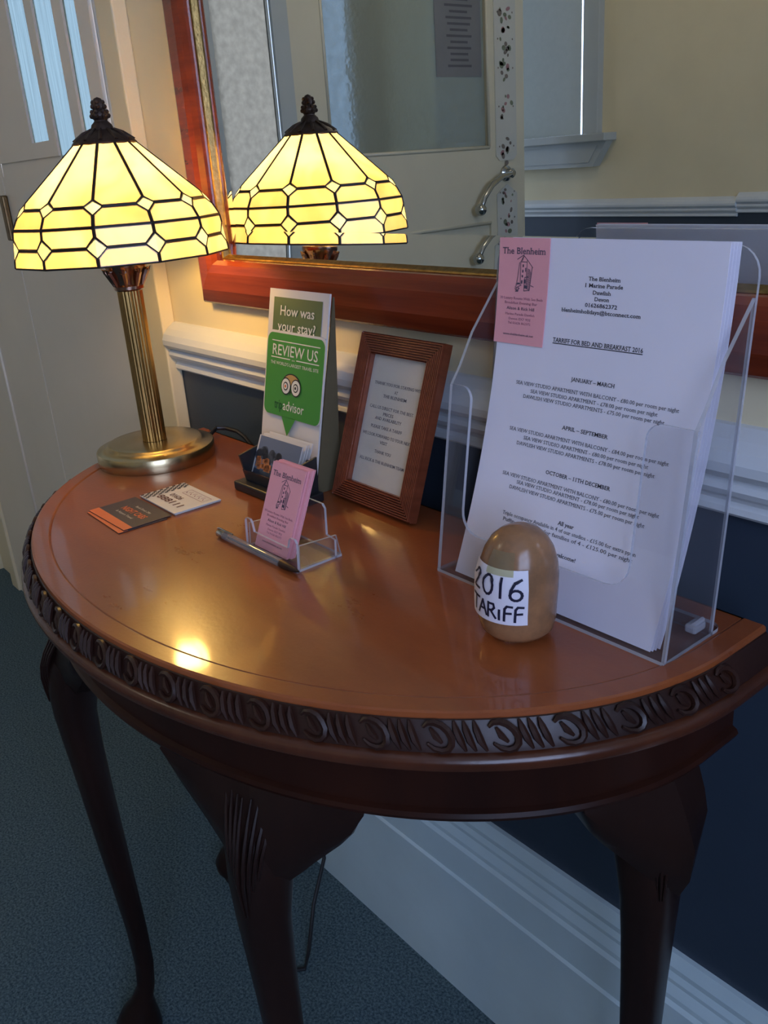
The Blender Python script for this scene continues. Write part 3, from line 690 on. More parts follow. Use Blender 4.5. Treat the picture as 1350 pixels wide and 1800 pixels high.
for k in range(NF):
    up_ = [fac(k, 0, .0), fac(k, 1, .0), fac(k, 1, U1), fac(k, 1-wu, 1), fac(k, wu, 1), fac(k, 0, U1)]
    m1 = [fac(k, wu, 1), fac(k, 1-wu, 1), fac(k, 1, U2), fac(k, 1, 2), fac(k, 0, 2), fac(k, 0, U2)]
    m2 = [fac(k, 0, 2), fac(k, 1, 2), fac(k, 1, L1), fac(k, 1-wl, 3), fac(k, wl, 3), fac(k, 0, L1)]
    lo = [fac(k, wl, 3), fac(k, 1-wl, 3), fac(k, 1, L2), fac(k, 1, 4), fac(k, 0, 4), fac(k, 0, L2)]
    for P in (up_, m1, m2, lo): panes.append(pane(P, M['opal'], 'glass_pane'))
    d1 = [seam(k, U1), fac(k, wu, 1), seam(k, U2), fac(k-1, 1-wu, 1)]; d2_ = [seam(k, L1), fac(k, wl, 3), seam(k, L2), fac(k-1, 1-wl, 3)]
    for D in (d1, d2_): panes.append(pane(D, M['opal_w'], 'glass_diamond'))
    for P, r in (([seam(k, 0), seam(k, U1)], .0021), ([seam(k, U2), seam(k, 2)], .0023), ([seam(k, 2), seam(k, L1)], .0023), ([seam(k, L2), seam(k, 4)], .0023),
              ([fac(k, wu, 1), fac(k, 1-wu, 1)], .0023), ([fac(k, wl, 3), fac(k, 1-wl, 3)], .0022), ([seam(k, 2), seam(k+1, 2)], .0019), ([seam(k, 4), seam(k+1, 4)], .0014)):
        shade.tube(P, r, 6)
    for D in (d1, d2_): shade.tube(D+[D[0]], .0018, 6)
so = shade.build('lampshade', M['lead'], lp)
for nm, bb, mt in panes: bb.build(nm, [mt, M['clear']], so)
b = MB(); b.tube([(-.01, .078, .006), (-.018, .094, .007), (-.026, .109, .012), (-.02, .122, .010), (-.002, .130, .0065), (.02, .129, .002), (.05, .138, -.03), (.10, .138, -.25), (.13, .132, -.50), (.130, .110, -.63), (.152, .099, -.672), (.168, .060, -.73), (.205, .020, -.768), (.222, .000, -.7755), (.18, -.06, -.7762)], .0032, 8)
lab(b.build('power_cord', M['cable'], lp), 'black cord running down behind the table')

# ------------------------------------------------------------------ review sign with its stand
def tilted(x, y, z, ang, tilt):
    """local frame: X along the face, Z up the face, Y away from the viewer (normal into the board)"""
    return Matrix.Translation((x, y, z)) @ Matrix.Rotation(ang, 4, 'Z') @ Matrix.Rotation(-tilt, 4, 'X')
sg = thing('review_sign', 'tall white sign with green speech bubble asking guests for a review', 'sign', (.359, -.113, TZ+.0005))
W_, H_ = .122, .232
hv = lambda v: v-.008
bv = lambda v: .1835-(.1915-v)*1.12; TT = Matrix.Rotation(-.209, 4, 'X')
MB().box((0, 0, 0), (W_, .0025, H_), T=TT).build('board', M['card_white'], sg)
b = MB(); top = TT @ Vector((0, .003, H_))
for x in (.0015, W_-.0035):
    b.prism([(0.0045, 0), (.040, 0), (top.y+.004, top.z-.004), (top.y+.0025, top.z-.004)], x, x+.002, 'x')
b.box((.0015, .037, 0), (W_-.0015, .039, .03))
b.build('back_stand', M['board'], sg)
def sgs(e): return lambda u, v: TT @ Vector((u, -e, v))
b = MB(); S1 = sgs(.0006)
quad2(b, [(.011, .165), (.111, .165), (.111, .2225), (.011, .2225)], S1); b.build('header_panel', M['olive'], sg)
def rrect(x0, x1, y0, y1, r, n=6):
    o = []
    for (cx, cy, a0) in ((x1-r, y0+r, -PI/2), (x1-r, y1-r, 0), (x0+r, y1-r, PI/2), (x0+r, y0+r, PI)):
        for i in range(n+1): a = a0+PI/2*i/n; o.append((cx+r*math.cos(a), cy+r*math.sin(a)))
    return o
b = MB(); pts = rrect(.004, .126, bv(.101), bv(.1915), .010); b.prism(pts, -.0026, -.0010, 'y', T=TT); bo = lab(b.build('bubble_card', M['card_white'], sg), 'raised white-edged green speech bubble')
b = MB(); S3 = sgs(.0028)
bub = rrect(.006, .1245, bv(.101), bv(.1890), .010); quad2(b, bub, S3); quad2(b, [(.046, bv(.1015)), (.076, bv(.1015)), (.0600, bv(.081))], S3); b.build('green_face', M['green'], bo)
b = MB(); S = sgs(.0012)
text(b, 'How was', .062, hv(.2155), .070, .0115, S, 0, .008); text(b, 'your stay?', .062, hv(.1975), .078, .0115, S, 0, .008); b.build('header_text', M['printwhite'], sg)
b = MB(); S = sgs(.0031)
text(b, 'REVIEW US', .0655, bv(.1715), .094, .0128, S, 0, .006)
for (x0, x1, v) in ((.016, .116, bv(.1807)), (.016, .057, bv(.1630)), (.070, .116, bv(.1630))): quad2(b, [(x0, v-.0006), (x1, v-.0006), (x1, v+.0006), (x0, v+.0006)], S)
text(b, 'on', .0635, bv(.1627), .006, .0022, S); text(b, "THE WORLD'S LARGEST TRAVEL SITE", .0655, bv(.1572), .100, .0038, S, 0, .004)
def disc(cx, cy, r, rx=1.0): return [(cx+r*rx*math.cos(q), cy+r*math.sin(q)) for q in [2*PI*i/24 for i in range(24)]]
b.build('white_lettering', M['printwhite'], bo)
b = MB(); text(b, 'trip', .0378, bv(.1137), .017, .0115, S, 0, .004); b.build('dark_lettering', M['dkgreen'], bo)
b = MB(); text(b, 'advisor', .0700, bv(.1137), .044, .0115, S, 0, .004); b.build('emblem_lettering', M['printwhite'], bo)
# round two-eyed emblem
b = MB()
def sx(e): return sgs(e)
dome = lambda r: [(.0630+r*1.15*math.cos(a), bv(.1365)+r*.80*math.sin(a)) for a in [PI*i/16 for i in range(17)]]
quad2(b, dome(.0170), sx(.0032), 2); quad2(b, dome(.0152), sx(.0034), 3)
for cx in (.0525, .0735):
    for r, e, mi in ((.0104, .0036, 2), (.0090, .0038, 0), (.0052, .0040, 2), (.0038, .0042, 0), (.0018, .0044, 1 if cx < .06 else 2)): quad2(b, disc(cx, bv(.1345), r), sx(e), mi)
quad2(b, [(.0610, bv(.1300)), (.0650, bv(.1300)), (.0630, bv(.1255))], sx(.0040), 2)
b.build('eye_emblem', [M['printwhite'], M['orange'], M['ink'], M['tan']], bo)

# ------------------------------------------------------------------ black card holder with photo cards
ch = thing('card_holder', 'black plastic card holder in front of the review sign', 'card holder', (.383, -.164, TZ), .03)
MB().box((0, 0, 0), (.122, .046, .0115), bev=.002).build('base', M['black'], ch)
b = MB(); fl = lambda z: .012-.006*z/.035
b.prism([(.014, .0115), (.044, .0115), (.046, .052), (.007, .0440)], .008, .011, 'x'); b.prism([(.014, .0115), (.044, .0115), (.046, .052), (.007, .0440)], .1115, .1145, 'x')
b.box((.011, .041, .0115), (.1115, .044, .046)); b.build('pocket', M['black'], ch)
b = MB(); b.add([(.011, .012, .0115), (.1115, .012, .0115), (.1115, .0085, .026), (.011, .0085, .026), (.011, .0145, .0115), (.1115, .0145, .0115), (.1115, .011, .026), (.011, .011, .026)], [(0, 1, 2, 3), (4, 7, 6, 5), (3, 2, 6, 7), (0, 4, 5, 1), (0, 3, 7, 4), (1, 5, 6, 2)])
lab(b.build('front_lip', M['smoke'], ch), 'smoky low front lip')
TC = lambda i: Matrix.Translation((.394+.0012*(i % 2), -.1465+.0042*i, TZ+.0125)) @ Matrix.Rotation(.03, 4, 'Z') @ Matrix.Rotation(-.42, 4, 'X')
for i in range(4):
    h = .0550 + (.001 if i % 2 else 0)
    c = thing('photo_card', 'foremost photo card showing an orange-lit house under dusk sky' if i == 0 else 'white card standing behind the photo card in black holder', 'card', (0, 0, 0), 0, 'cards in the black holder')
    c.matrix_world = TC(i); b = MB(); b.box((0, 0, 0), (.087, .0012, h)); b.build('card', M['card_white'], c)
    if i == 0:
        F = lambda e: (lambda u, v: Vector((u, -e, v)))
        b = MB(); quad2(b, [(.003, .001), (.0865, .001), (.0865, .0545), (.003, .0545)], F(.0003), 0); quad2(b, [(.003, .001), (.0865, .001), (.0865, .016), (.003, .014)], F(.0005), 1)
        rr = random.Random(5)
        for k in range(26):
            x = rr.uniform(.006, .050); y = .030+rr.uniform(-.006, .010)*(1-abs(x-.028)*20); quad2(b, disc(x, y, rr.uniform(.003, .007)), F(.0006), 2)
        for k in range(14):
            x = rr.uniform(.008, .034); y = rr.uniform(.015, .026); ww = rr.uniform(.003, .007); quad2(b, [(x-ww, y-.002), (x+ww, y-.002), (x+ww*.7, y+.004), (x-ww*.8, y+.003)], F(.0008), 3)
        quad2(b, [(.034, .014), (.0865, .016), (.0865, .024), (.060, .026), (.036, .022)], F(.00055), 2)
        b.build('photo_print', [M['sky_dusk'], M['photo_dark'], M['photo_tree'], M['photo_glow']], c)

# ------------------------------------------------------------------ drawing of the house used on the pink cards
def house(b, surf, x, y, s, mi=0):
    P = lambda pts: [(x+s*a, y+s*c) for a, c in pts]
    lw = .018*s
    for seg in ([(-.02, .98), (-.24, .86)], [(-.12, .80), (-.02, .96), (.10, .86), (.30, .66)], [(-.12, .80), (.10, .80)], [(-.02, .96), (-.07, .82)], [(.10, .86), (.10, .22)],
                [(.28, .66), (.22, .06)], [(-.12, .80), (-.10, .20)], [(-.16, .78), (-.20, .40)], [(.04, .05), (.22, .08)], [(.04, .05), (.04, .40)], [(.04, .40), (.16, .42)], [(-.28, .10), (-.06, .20)], [(.26, .20), (.36, .17)],
                [(-.20, .40), (-.24, .16)]):
        stroke(b, P(seg), lw, surf, mi)
    for k in range(15):       # hatched dark side
        yy = .10+.036*k; stroke(b, P([(.105+.002*k, yy+.02), (.235+.003*k if k < 12 else .25-.02*(k-12), yy-.01)]), lw*.95, surf, mi)
    for (a, c, ww, hh) in ((-.03, .70, .022, .07), (-.035, .56, .022, .07), (-.04, .43, .022, .06), (-.05, .28, .025, .09), (.06, .60, .015, .10), (.05, .30, .03, .10), (.10, .16, .05, .08)):
        quad2(b, P([(a-ww, c-hh/2), (a+ww, c-hh/2), (a+ww, c+hh/2), (a-ww, c+hh/2)]), surf, mi)
    rr = random.Random(3)
    for k in range(16):
        a = rr.uniform(-.30, -.14); c = rr.uniform(.02, .24); stroke(b, P([(a, c), (a+rr.uniform(-.03, .05), c+rr.uniform(-.03, .04))]), lw*1.3, surf, mi)
def pink_print(par, wd, ht, surf):
    b = MB(); text(b, 'The Blenheim', wd*.50, ht*.880, wd*.86, ht*.060, surf, 0, .008, serif=True); house(b, surf, wd*.52, ht*.49, ht*.36); b.build('title_and_drawing', M['ink_soft'], par)
    b = MB()
    for s, v, ww, h in (('30 Luxury Rooms With Sea Beds', .435, .86, .024), ('Breakfast Evening Bar', .392, .66, .024), ('Marine Parade Dawlish', .285, .60, .022), ('Devon EX7 9DJ', .240, .44, .022), ('Tel 01626 862372', .200, .46, .022)):
        text(b, s, wd*.50, ht*v, wd*ww, ht*h, surf, serif=True)
    b.build('faded_lines', M['ink_pink'], par)
    b = MB(); text(b, 'Alison & Rick Hill', wd*.50, ht*.340, wd*.56, ht*.030, surf, 0, .004); b.build('name_line', M['ink_soft'], par)
    b = MB(); text(b, 'www.theblenheim.uk.net', wd*.50, ht*.092, wd*.62, ht*.022, surf, 0, .004); b.build('address_line', M['ink_soft'], par)

# ------------------------------------------------------------------ small acrylic stand with pink cards and a pen
st = thing('acrylic_stand', 'small clear acrylic card stand holding pink cards', 'card holder', (.549, -.2485, TZ), 0)
AM = [M['acrylic'], M['acrylic_edge']]
SW_ = .093
def slab_y(b, poly, y0, y1, T=None): b.prism(poly, y0, y1, 'y', 0, T, side_mi=1)
def sym(left): return left + [(SW_-x, z) for x, z in reversed(left)]
b = MB(); slab_y(b, sym([(0, .001), (0, .030), (.003, .033), (.010, .033), (.013, .030), (.016, .021)]), .001, .0035, Matrix.Rotation(-.05, 4, 'X')); b.build('front_lip', AM, st)
b = MB(); slab_y(b, sym([(0, .001), (0, .022), (.014, .024), (.015, .051), (.019, .055)]), .0455, .048, Matrix.Rotation(-.06, 4, 'X')); b.build('back_panel', AM, st)
b = MB(); b.prism([(0, 0), (SW_, 0), (SW_, .054), (0, .054)], 0, .0025, 'z', 0, None, 1); b.build('base', AM, st)
for x in (.0005, SW_-.003):
    b = MB(); b.prism([(.0045, .0025), (.054, .0025), (.0500, .0235), (.0455, .0235), (.0065, .026)], x, x+.0025, 'x', 0, None, 1); b.build('side_wall', AM, st)
NP = 10
for i in range(NP):
    c = thing('pink_card', 'front pink visiting card in small acrylic stand, house drawing visible' if i == 0 else 'pink card stacked behind the front card in acrylic stand', 'card', (0, 0, 0), 0, 'pink cards in the small stand')
    jx = R_.uniform(-.0006, .0006) if i else 0; tl = .400 + (.008 if i else 0)
    if i >= 4: jx += .0025
    c.matrix_world = Matrix.Translation((.5575+jx, -.2428+.00098*i, TZ+.0032)) @ Matrix.Rotation(.02, 4, 'Z') @ Matrix.Rotation(-tl, 4, 'X')
    MB().box((0, 0, 0), (.0565, .0007, .0890+(.0008 if 3 < i < 7 else 0))).build('card', M['pink'], c)
    if i == 0: pink_print(c, .0565, .0890, lambda u, v: Vector((u, -.0002, v)))
pn = thing('ballpoint_pen', 'clear ballpoint pen lying along the front of the acrylic stand', 'pen', (.502, -.2535, TZ+.0046), .02)
def along(b, prof, **k): b.lathe(prof, 12, axis='x', **k)
b = MB(); along(b, [(.0042, .012), (.0044, .016), (.0044, .118), (.0040, .122)]); b.build('barrel', M['pen_clear'], pn)
b = MB(); along(b, [(.0012, .020), (.0012, .118)]); b.build('ink_tube', M['ink'], pn)
b = MB(); along(b, [(.0030, -.001), (.0042, .001), (.0042, .0120)]); b.tube([(.0, 0, .005), (.004, 0, .0062), (.030, 0, .0060)], .0010, 6); b.build('clip_end', M['chrome'], pn)
b = MB(); along(b, [(.0042, .116), (.0044, .118), (.0042, .126), (.0030, .138), (.0014, .1450), (.0006, .1475)]); b.build('tip', M['bronze'], pn)

# ------------------------------------------------------------------ taxi cards
def flat_card(name, label, x, y, z, wd, ht, rz, m, group, th=.0007):
    c = thing(name, label, 'card', (x, y, z), rz, group); MB().box((0, 0, 0), (wd, ht, th)).build('card', m, c); return c
c = flat_card('cab_card', 'lower dark cab card peeping out under its twin by the lamp', .3165, -.3245, TZ+.0003, .093, .058, -.02, M['char'], 'dark cab cards')
b = MB(); quad2(b, [(0, 0), (.093, 0), (.093, .011), (0, .011)], lambda u, v: Vector((u, v, .0009))); b.build('orange_band', M['orange'], c)
c = flat_card('cab_card', 'upper charcoal cab card with orange band and lettering near lamp', .3155, -.3215, TZ+.0014, .093, .059, .018, M['char'], 'dark cab cards')
F = lambda u, v: Vector((u, v, .0010))
b = MB(); quad2(b, [(0, 0), (.093, 0), (.093, .0105), (0, .0125)], F); text(b, 'NIGHT CABS', .050, .0335, .054, .0085, F, 0, .02); b.build('orange_print', M['orange'], c)
b = MB(); text(b, 'Book Direct 24hr', .052, .0445, .036, .0035, F); text(b, '& Airport Travel', .046, .0230, .040, .0035, F); b.build('white_print', M['printwhite'], c)
for i in range(3):
    c = flat_card('taxi_card', ['lowest white taxi card of the flat pile beside the lamp base', 'middle white taxi card of the flat pile beside the lamp base', 'top white taxi card with chequered strip and phone number'][i], .3155+.0006*i, -.2575+.0006*(2-i), TZ+.0003+.0010*i, .091, .060, [.0, .012, -.004][i], M['card_white'], 'white taxi cards')
F = lambda u, v: Vector((u, v, .0010))
b = MB(); sq = .0042
for i in range(5):
    for j in range(14):
        if (i+j) % 2 == 0 and i*sq < .022-.0*j: quad2(b, [(.001+sq*.8*i, .0005+sq*j), (.001+sq*.8*(i+1), .0005+sq*j), (.001+sq*.8*(i+1), .0005+sq*(j+1)), (.001+sq*.8*i, .0005+sq*(j+1))], F)
b.build('chequered_strip', M['ink'], c)
b = MB(); text(b, '01626', .041, .0290, .027, .0070, F, 0, .02); text(b, '888111', .048, .0165, .056, .0095, F, 0, .02); b.build('phone_number', mat('maroon_ink', (.10, .02, .02), .5, var=.1), c)
b = MB()
for k in range(9): stroke(b, [(.036+.005*k, .046), (.039+.005*k, .050 if k % 2 else .043)], .0010, F)
for sgm in ([(.034, .040), (.083, .040)], [(.034, .053), (.083, .053)], [(.034, .040), (.034, .053)], [(.083, .040), (.083, .053)]): stroke(b, sgm, .0006, F)
b.build('boxed_line', M['ink_pink'], c)

# ------------------------------------------------------------------ ridged photo frame with the thank-you note
pf = thing('framed_note', 'ridged red-brown frame holding a thank-you note', 'picture frame', (0, 0, 0))
pf.matrix_world = tilted(.4985, -.0895, TZ+.0005, -.012, .335)
FW, FH, BWD, FD = .139, .190, .0225, .012
def frail(side):
    prof = [(0, -.0), (0, .0105)]
    nr = 8
    for k in range(nr):
        d0 = .0010+k*(BWD-.0015)/nr; d1 = .0010+(k+1)*(BWD-.0015)/nr
        prof += [(d0+.0001, .0092), (d0+.0004, .0124), (d1-.0011, .0124), (d1-.0007, .0092)]
    prof += [(BWD, .0105), (BWD, .004), (BWD-.004, .0)]
    def P(d, h, e):
        if side == 0: return (d, -h, d if e == 0 else FH-d)
        if side == 1: return (FW-d, -h, d if e == 0 else FH-d)
        if side == 2: return (d if e == 0 else FW-d, -h, d)
        return (d if e == 0 else FW-d, -h, FH-d)
    return MB().loft([[P(d, h, 0) for d, h in prof], [P(d, h, 1) for d, h in prof]], 0, False)
for s in range(4): frail(s).build('frame_rail', M['ridge'], pf)
MB().box((BWD-.004, -.0035, BWD-.004), (FW-BWD+.004, -.0025, FH-BWD+.004)).build('note_paper', M['paper2'], pf)
MB().box((.002, -.002, .002), (FW-.002, .002, FH-.002)).build('backing_board', M['black'], pf)
MB().box((BWD-.003, -.0062, BWD-.003), (FW-BWD+.003, -.0050, FH-BWD+.003)).build('glazing', thin_clear('frame_glass', (.97, .97, .96), .02, 1.4), pf)
b = MB(); b.prism([(.045, .0), (.095, .0), (.080, .135), (.060, .135)], .002, .0045, 'y', T=Matrix.Translation((0, 0, .004))); b.build('strut', M['black'], pf)
FT = [("THANK YOU FOR STAYING WITH US", .0762, .1370, .091), ("AT", .0700, .1297, .006), ("THE BLENHEIM", .0695, .1238, .040), ("CALL US DIRECT FOR THE BEST", .0672, .1105, .075), ("PRICES", .0640, .1040, .018), ("AND AVAILABILITY", .0655, .0985, .046),
      ("PLEASE TAKE A TARIFF", .0650, .0890, .054), ("WE LOOK FORWARD TO YOUR NEXT", .0680, .0795, .085), ("VISIT", .0650, .0728, .0135), ("THANK YOU", .0670, .0620, .0285), ("ALL RICK & THE BLENHEIM TEAM", .0675, .0510, .078)]
b = MB()
for s, u, v, ww in FT: text(b, s, u, v, ww, .0034, lambda p, q: Vector((p, -.0037, q)), 0, .004, serif=True)
b.build('printed_note', M['ink_soft'], pf)

# ------------------------------------------------------------------ large acrylic brochure holder with tariff sheets
ah = thing('brochure_holder', 'large clear acrylic brochure holder full of tariff sheets', 'brochure holder', (.7375, -.154, TZ))
HW = .2445
PT = .150      # pocket tilt
T1_ = Matrix.Rotation(-PT, 4, 'X')
def arc(cx, cz, r, a0, a1, n=6): return [(cx+r*math.cos(math.radians(a0+(a1-a0)*i/n)), cz+r*math.sin(math.radians(a0+(a1-a0)*i/n))) for i in range(n+1)]
ptop = .176; n0, n1, nbz, nr = .026, .204, .046, .020
poly = [(0, 0), (HW, 0)] + [(HW, ptop)] + arc(n1+.012, ptop-.012, .012, 90, 180) + arc(n1-nr, nbz+nr, nr, 0, -90) + arc(n0+nr, nbz+nr, nr, 270, 180) + arc(n0-.012, ptop-.012, .012, 0, 90) + [(0, ptop)]
b = MB(); b.prism(poly, 0, .003, 'y', 0, T1_, 1); b.build('front_pocket', AM, ah)
BT = .10
T2_ = Matrix.Translation((0, .062, 0)) @ Matrix.Rotation(-BT, 4, 'X')
bp = [(0, 0), (HW, 0), (HW, .270)] + arc(HW-.022, .270, .022, 0, 90) + arc(.022, .270, .022, 90, 180)
b = MB(); b.prism(bp, 0, .003, 'y', 0, T2_, 1); b.build('back_panel', AM, ah)
for x in (0, HW-.003):
    pz = lambda z: math.tan(PT)*z; bz = lambda z: .063+math.tan(BT)*z
    b = MB(); b.prism([(.001, 0), (.0645, 0), (bz(.255), .255), (pz(.21)+.022, .215), (pz(.18)+.010, .188), (pz(.172), .173)], x, x+.003, 'x', 0, None, 1); b.build('side_wall', AM, ah)
b = MB(); b.prism([(0, .0), (HW, 0)] + arc(HW-.010, .070, .010, 0, 90) + arc(.010, .070, .010, 90, 180), 0, .003, 'z', 0, None, 1); b.build('base', AM, ah)
b = MB(); b.box((HW-.016, .050, .003), (HW-.006, .066, .010), bev=.002); b.tube([(HW-.011, .052, .008), (HW-.006, .060, .014), (HW-.010, .066, .008)], .002, 6); b.build('clip', M['acrylic_edge'], ah)
def sheet_surf(off, ux=0.0, lift=0.0):
    x0, y0, tl, bl = .757, -.1495, .247, .013
    def S(u, vv):
        v = vv/.297
        nb = Vector((0, -math.cos(tl), math.sin(tl)))
        return Vector((x0+ux+u, y0, TZ+.0045)) + Vector((0, math.sin(tl), math.cos(tl)))*vv + Vector((0, 1, 0))*(bl*4*v*(1-v) + off) + nb*lift
    return S
def sheet(i, label):
    S = sheet_surf(.0016*i+.0004*i*i, [0, .0012, .0020, .0030][i]); c = thing('tariff_sheet', label, 'paper', (0, 0, 0), 0, 'tariff sheets in the acrylic holder')
    b = MB(); n = 24; rows = []
    for lift in (0, -.0003):
        pass
    v = [S(u, .297*k/n) for k in range(n+1) for u in (0, .21)]; S2 = sheet_surf(.0016*i+.0004*i*i, [0, .0012, .0020, .0030][i], -.0004); v2 = [S2(u, .297*k/n) for k in range(n+1) for u in (0, .21)]
    m = len(v); f = [(2*k, 2*k+1, 2*k+3, 2*k+2) for k in range(n)]
    f2 = [(m+2*k, m+2*k+2, m+2*k+3, m+2*k+1) for k in range(n)]; f3 = [(2*k, 2*k+2, m+2*k+2, m+2*k) for k in range(n)] + [(2*k+1, m+2*k+1, m+2*k+3, 2*k+3) for k in range(n)] + [(0, m, m+1, 1), (2*n, 2*n+1, m+2*n+1, m+2*n)]
    b.add(v+v2, f+f2+f3, 0, True); b.build('sheet', M['paper'], c, fix=False); return c
c0 = sheet(0, 'front white tariff sheet printed with room prices')
sheet(1, 'white sheet directly behind the printed tariff in acrylic holder'); sheet(2, 'middle white sheet of the stack in the acrylic holder'); sheet(3, 'rearmost white sheet against the acrylic holder back')
LN = [('The Blenheim', .1078, .2672, .0303, .0031, 1), ('1 Marine Parade', .1077, .2620, .0359, .0031, 1), ('Dawlish', .1065, .2566, .0172, .0031, 1), ('Devon', .1071, .2516, .0139, .0031, 1), ('01626862372', .1067, .2465, .0307, .0031, 1), ('blenheimholidays@btconnect.com', .1062, .2412, .0761, .0031, 1),
      ('TARRIFF FOR BED AND BREAKFAST 2016', .1062, .2160, .0875, .0036, 1), ('JANUARY \u2013 MARCH', .1077, .1860, .0428, .0032, 1),
      ('SEA VIEW STUDIO APARTMENT WITH BALCONY - \u00a380.00 per room per night', .1082, .1760, .1601, .0031, 0), ('SEA VIEW STUDIO APARTMENT - \u00a378.00 per room per night', .1083, .1704, .1255, .0031, 0), ('DAWLISH VIEW STUDIO APARTMENTS - \u00a375.00 per room per night', .1082, .1652, .1397, .0031, 0),
      ('APRIL \u2013 SEPTEMBER', .1077, .1458, .0465, .0032, 1), ('SEA VIEW STUDIO APARTMENT WITH BALCONY - \u00a384.00 per room per night', .1083, .1359, .1596, .0031, 0), ('SEA VIEW STUDIO APARTMENT - \u00a380.00 per room per night', .1087, .1303, .1255, .0031, 0), ('DAWLISH VIEW STUDIO APARTMENTS - \u00a378.00 per room per night', .1089, .1248, .1391, .0031, 0),
      ('OCTOBER \u2013 11TH DECEMBER', .1093, .1067, .0661, .0032, 1), ('SEA VIEW STUDIO APARTMENT WITH BALCONY - \u00a380.00 per room per night', .1095, .0967, .1597, .0031, 0), ('SEA VIEW STUDIO APARTMENT - \u00a378.00 per room per night', .1100, .0920, .1253, .0031, 0), ('DAWLISH VIEW STUDIO APARTMENTS - \u00a375.00 per room per night', .1098, .0865, .1387, .0031, 0),
      ('All year', .1077, .0692, .0168, .0032, 1), ('Triple occupancy Available in 4 of our studios - \u00a315.00 for extra pppn', .1083, .0637, .1388, .0031, 0), ('Puffin - apartment for families of 4 - \u00a3125.00 per night', .1083, .0585, .1353, .0031, 0), ('Pets welcome!', .1085, .0443, .0330, .0032, 1)]
b = MB(); S = sheet_surf(0, 0, .00025)
for s, u, v, ww, h, bo_ in LN: text(b, s, u, v, ww, h, S, 0, .014 if bo_ else .0, serif=True)
quad2(b, [(.0624, .2128), (.150, .2128), (.150, .2135), (.0624, .2135)], S)
b.build('printed_tariff', M['ink'], c0)
pk = thing('pink_leaflet', 'pink leaflet with house drawing tucked over the tariff sheet corner', 'leaflet', (0, 0, 0))
SP_ = sheet_surf(0, 0, .0012)
b = MB(); v = [SP_(u-.003, .208+.0895*k/6) for k in range(7) for u in (0, .0555)]
S0_ = sheet_surf(0, 0, .0006); v2 = [S0_(u-.003, .208+.0895*k/6) for k in range(7) for u in (0, .0555)]
b.add(v+v2, [(2*k, 2*k+1, 2*k+3, 2*k+2) for k in range(6)] + [(14+2*k, 14+2*k+2, 14+2*k+3, 14+2*k+1) for k in range(6)] + [(2*k, 2*k+2, 16+2*k, 14+2*k) for k in range(6)] + [(2*k+1, 15+2*k, 17+2*k, 2*k+3) for k in range(6)] + [(0, 14, 15, 1), (12, 13, 27, 26)], 0, False)
b.build('card', M['pink'], pk, fix=False)
SQ = sheet_surf(0, 0, .0015); pink_print(pk, .0555, .0895, lambda u, v: SQ(u-.003, .208+v))

# ------------------------------------------------------------------ pebble with the taped 2016 label
pb = thing('pebble', 'polished brown pebble with handwritten paper label before the tariff sheets', 'pebble', (.8685, -.1875, TZ), 0)
prof = [(0, .0006), (.016, .0010), (.0245, .0030), (.0290, .0080), (.0310, .016), (.0318, .028), (.0322, .042), (.0318, .054), (.0302, .0650), (.0270, .0755), (.0218, .0845), (.0150, .0905), (.0075, .0937), (0, .0945)]
def stone_r(z):
    for (r0_, z0), (r1, z1) in zip(prof[:-1], prof[1:]):
        if z0 <= z <= z1: return r0_+(r1-r0_)*(z-z0)/(z1-z0)
    return 0
b = MB(); rings = []
for r, z in prof:
    rings.append([((r+.0004*math.sin(3*a+z*90))*math.cos(a)+.06*max(0, z-.03), r*math.sin(a), z) for a in [2*PI*i/40 for i in range(40)]])
b.loft(rings, cap=False); b.build('stone', M['stone'], pb)
MB().lathe([(.007, 0), (.008, .0008), (.007, .0016)], 16, (.003, -.012, -.0002)).build('felt_pad', M['felt'], pb)
A1, A2 = math.radians(-136), math.radians(-34)
def ls(e):
    def S(u, v):       # u 0..1 across, v height (m)
        a = A1+(A2-A1)*u; r = stone_r(v)*.25+.0330*.75+.0006+e if v < .06 else stone_r(v)+e+.0008
        r = max(r, stone_r(v)+.0006+e)
        return Vector((r*math.cos(a)+.06*max(0, v-.03), r*math.sin(a), v))
    return S
def patch(u0, u1, z0, z1, e, nu=14, nz=6, skew=0.0):
    S = ls(e); S2 = ls(e-.0004); v = [S(u0+(u1-u0)*i/nu, z0+(z1-z0)*k/nz+skew*(i/nu)) for k in range(nz+1) for i in range(nu+1)]
    f = [(k*(nu+1)+i, k*(nu+1)+i+1, (k+1)*(nu+1)+i+1, (k+1)*(nu+1)+i) for k in range(nz) for i in range(nu)]
    return MB().add(v, f, 0, True)
lo_ = patch(0, 1, .0235, .0690, .0006).build('paper_label', M['paper'], pb)
patch(.38, .80, .064, .0815, .0009, 8, 6).build('tape', M['tape'], pb)
SL_ = ls(.0010)
ASP = .058
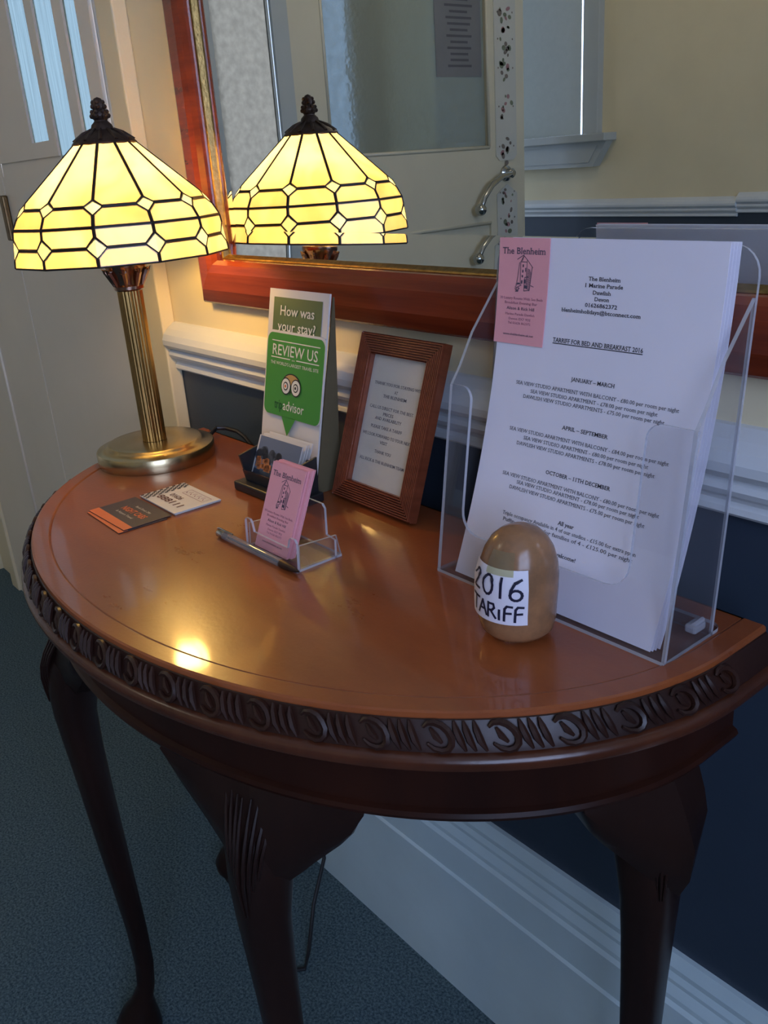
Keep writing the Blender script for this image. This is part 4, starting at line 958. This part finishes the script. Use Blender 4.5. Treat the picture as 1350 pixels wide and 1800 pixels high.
def hw(mb, strokes, x, z, sw, sh, wd):
    for sst in strokes: 
        P = [(x+sw*a, z+sh*c) for a, c in sst]
        P = [tuple(Vector(p)*(1-j/4)+Vector(q)*(j/4)) for p, q in zip(P[:-1], P[1:]) for j in range(4)] + [P[-1]]
        for p, q in zip(P[:-1], P[1:]):
            d = Vector((q[0]-p[0], q[1]-p[1])); Ln = max(d.length, 1e-6); n = Vector((-d.y, d.x))/Ln*wd/2; e = d/Ln*wd*.35
            pts = [(p[0]-e.x-n.x, p[1]-e.y-n.y), (q[0]+e.x-n.x, q[1]+e.y-n.y), (q[0]+e.x+n.x, q[1]+e.y+n.y), (p[0]-e.x+n.x, p[1]-e.y+n.y)]
            mb.add([SL_(a/ASP, c) for a, c in pts], [(0, 1, 2, 3)])
el = lambda cx, cy, rx, ry, a0, a1, n=14: [(cx+rx*math.cos(math.radians(a0+(a1-a0)*i/n)), cy+ry*math.sin(math.radians(a0+(a1-a0)*i/n))) for i in range(n+1)]
b = MB()
G = {'2': [el(.45, .72, .38, .28, 170, -30, 8)+[(.1, .05), (.2, .02), (1.0, .0)]], '0': [el(.5, .5, .42, .5, 80, 445)], '1': [[(.5, 1.0), (.45, 0)]],
     '6': [[(.85, 1.0), (.4, .85), (.15, .5), (.1, .25)]+el(.5, .25, .4, .26, 180, 540)],
     'T': [[(0, 1), (1, .95)], [(.5, .97), (.45, 0)]], 'A': [[(0, 0), (.5, 1), (.95, 0)], [(.2, .4), (.8, .38)]], 'R': [[(.1, 0), (.12, 1)], [(.1, .95), (.7, .95), (.8, .7), (.55, .5), (.15, .48)], [(.4, .48), (.95, 0)]],
     'i': [[(.5, .75), (.5, 0)]], 'F': [[(.9, .95), (.4, .98), (.2, .8), (.15, 0)], [(.15, .5), (.8, .52)]]}
x = .0085
for ch_, sw, ad, z0, sh in (('2', .0085, .0120, .0485, .0150), ('0', .0110, .0145, .0470, .0160), ('1', .0050, .0085, .0465, .0160), ('6', .0110, 0, .0455, .0165)): hw(b, G[ch_], x, z0, sw, sh, .0021); x += ad
x = .0075
for ch_, sw, ad, z0, sh in (('T', .0100, .0098, .0290, .0125), ('A', .0088, .0092, .0285, .0120), ('R', .0078, .0088, .0280, .0125), ('i', .0030, .0042, .0275, .0110), ('F', .0078, .0080, .0272, .0130), ('F', .0080, 0, .0268, .0130)): hw(b, G[ch_], x, z0, sw, sh, .0019); x += ad
b.build('handwriting', M['navyink'], pb, fix=False)
for ob in list(bpy.data.objects):
    if ob.type == 'EMPTY' and ob.get('category') == 'x': del ob['category']
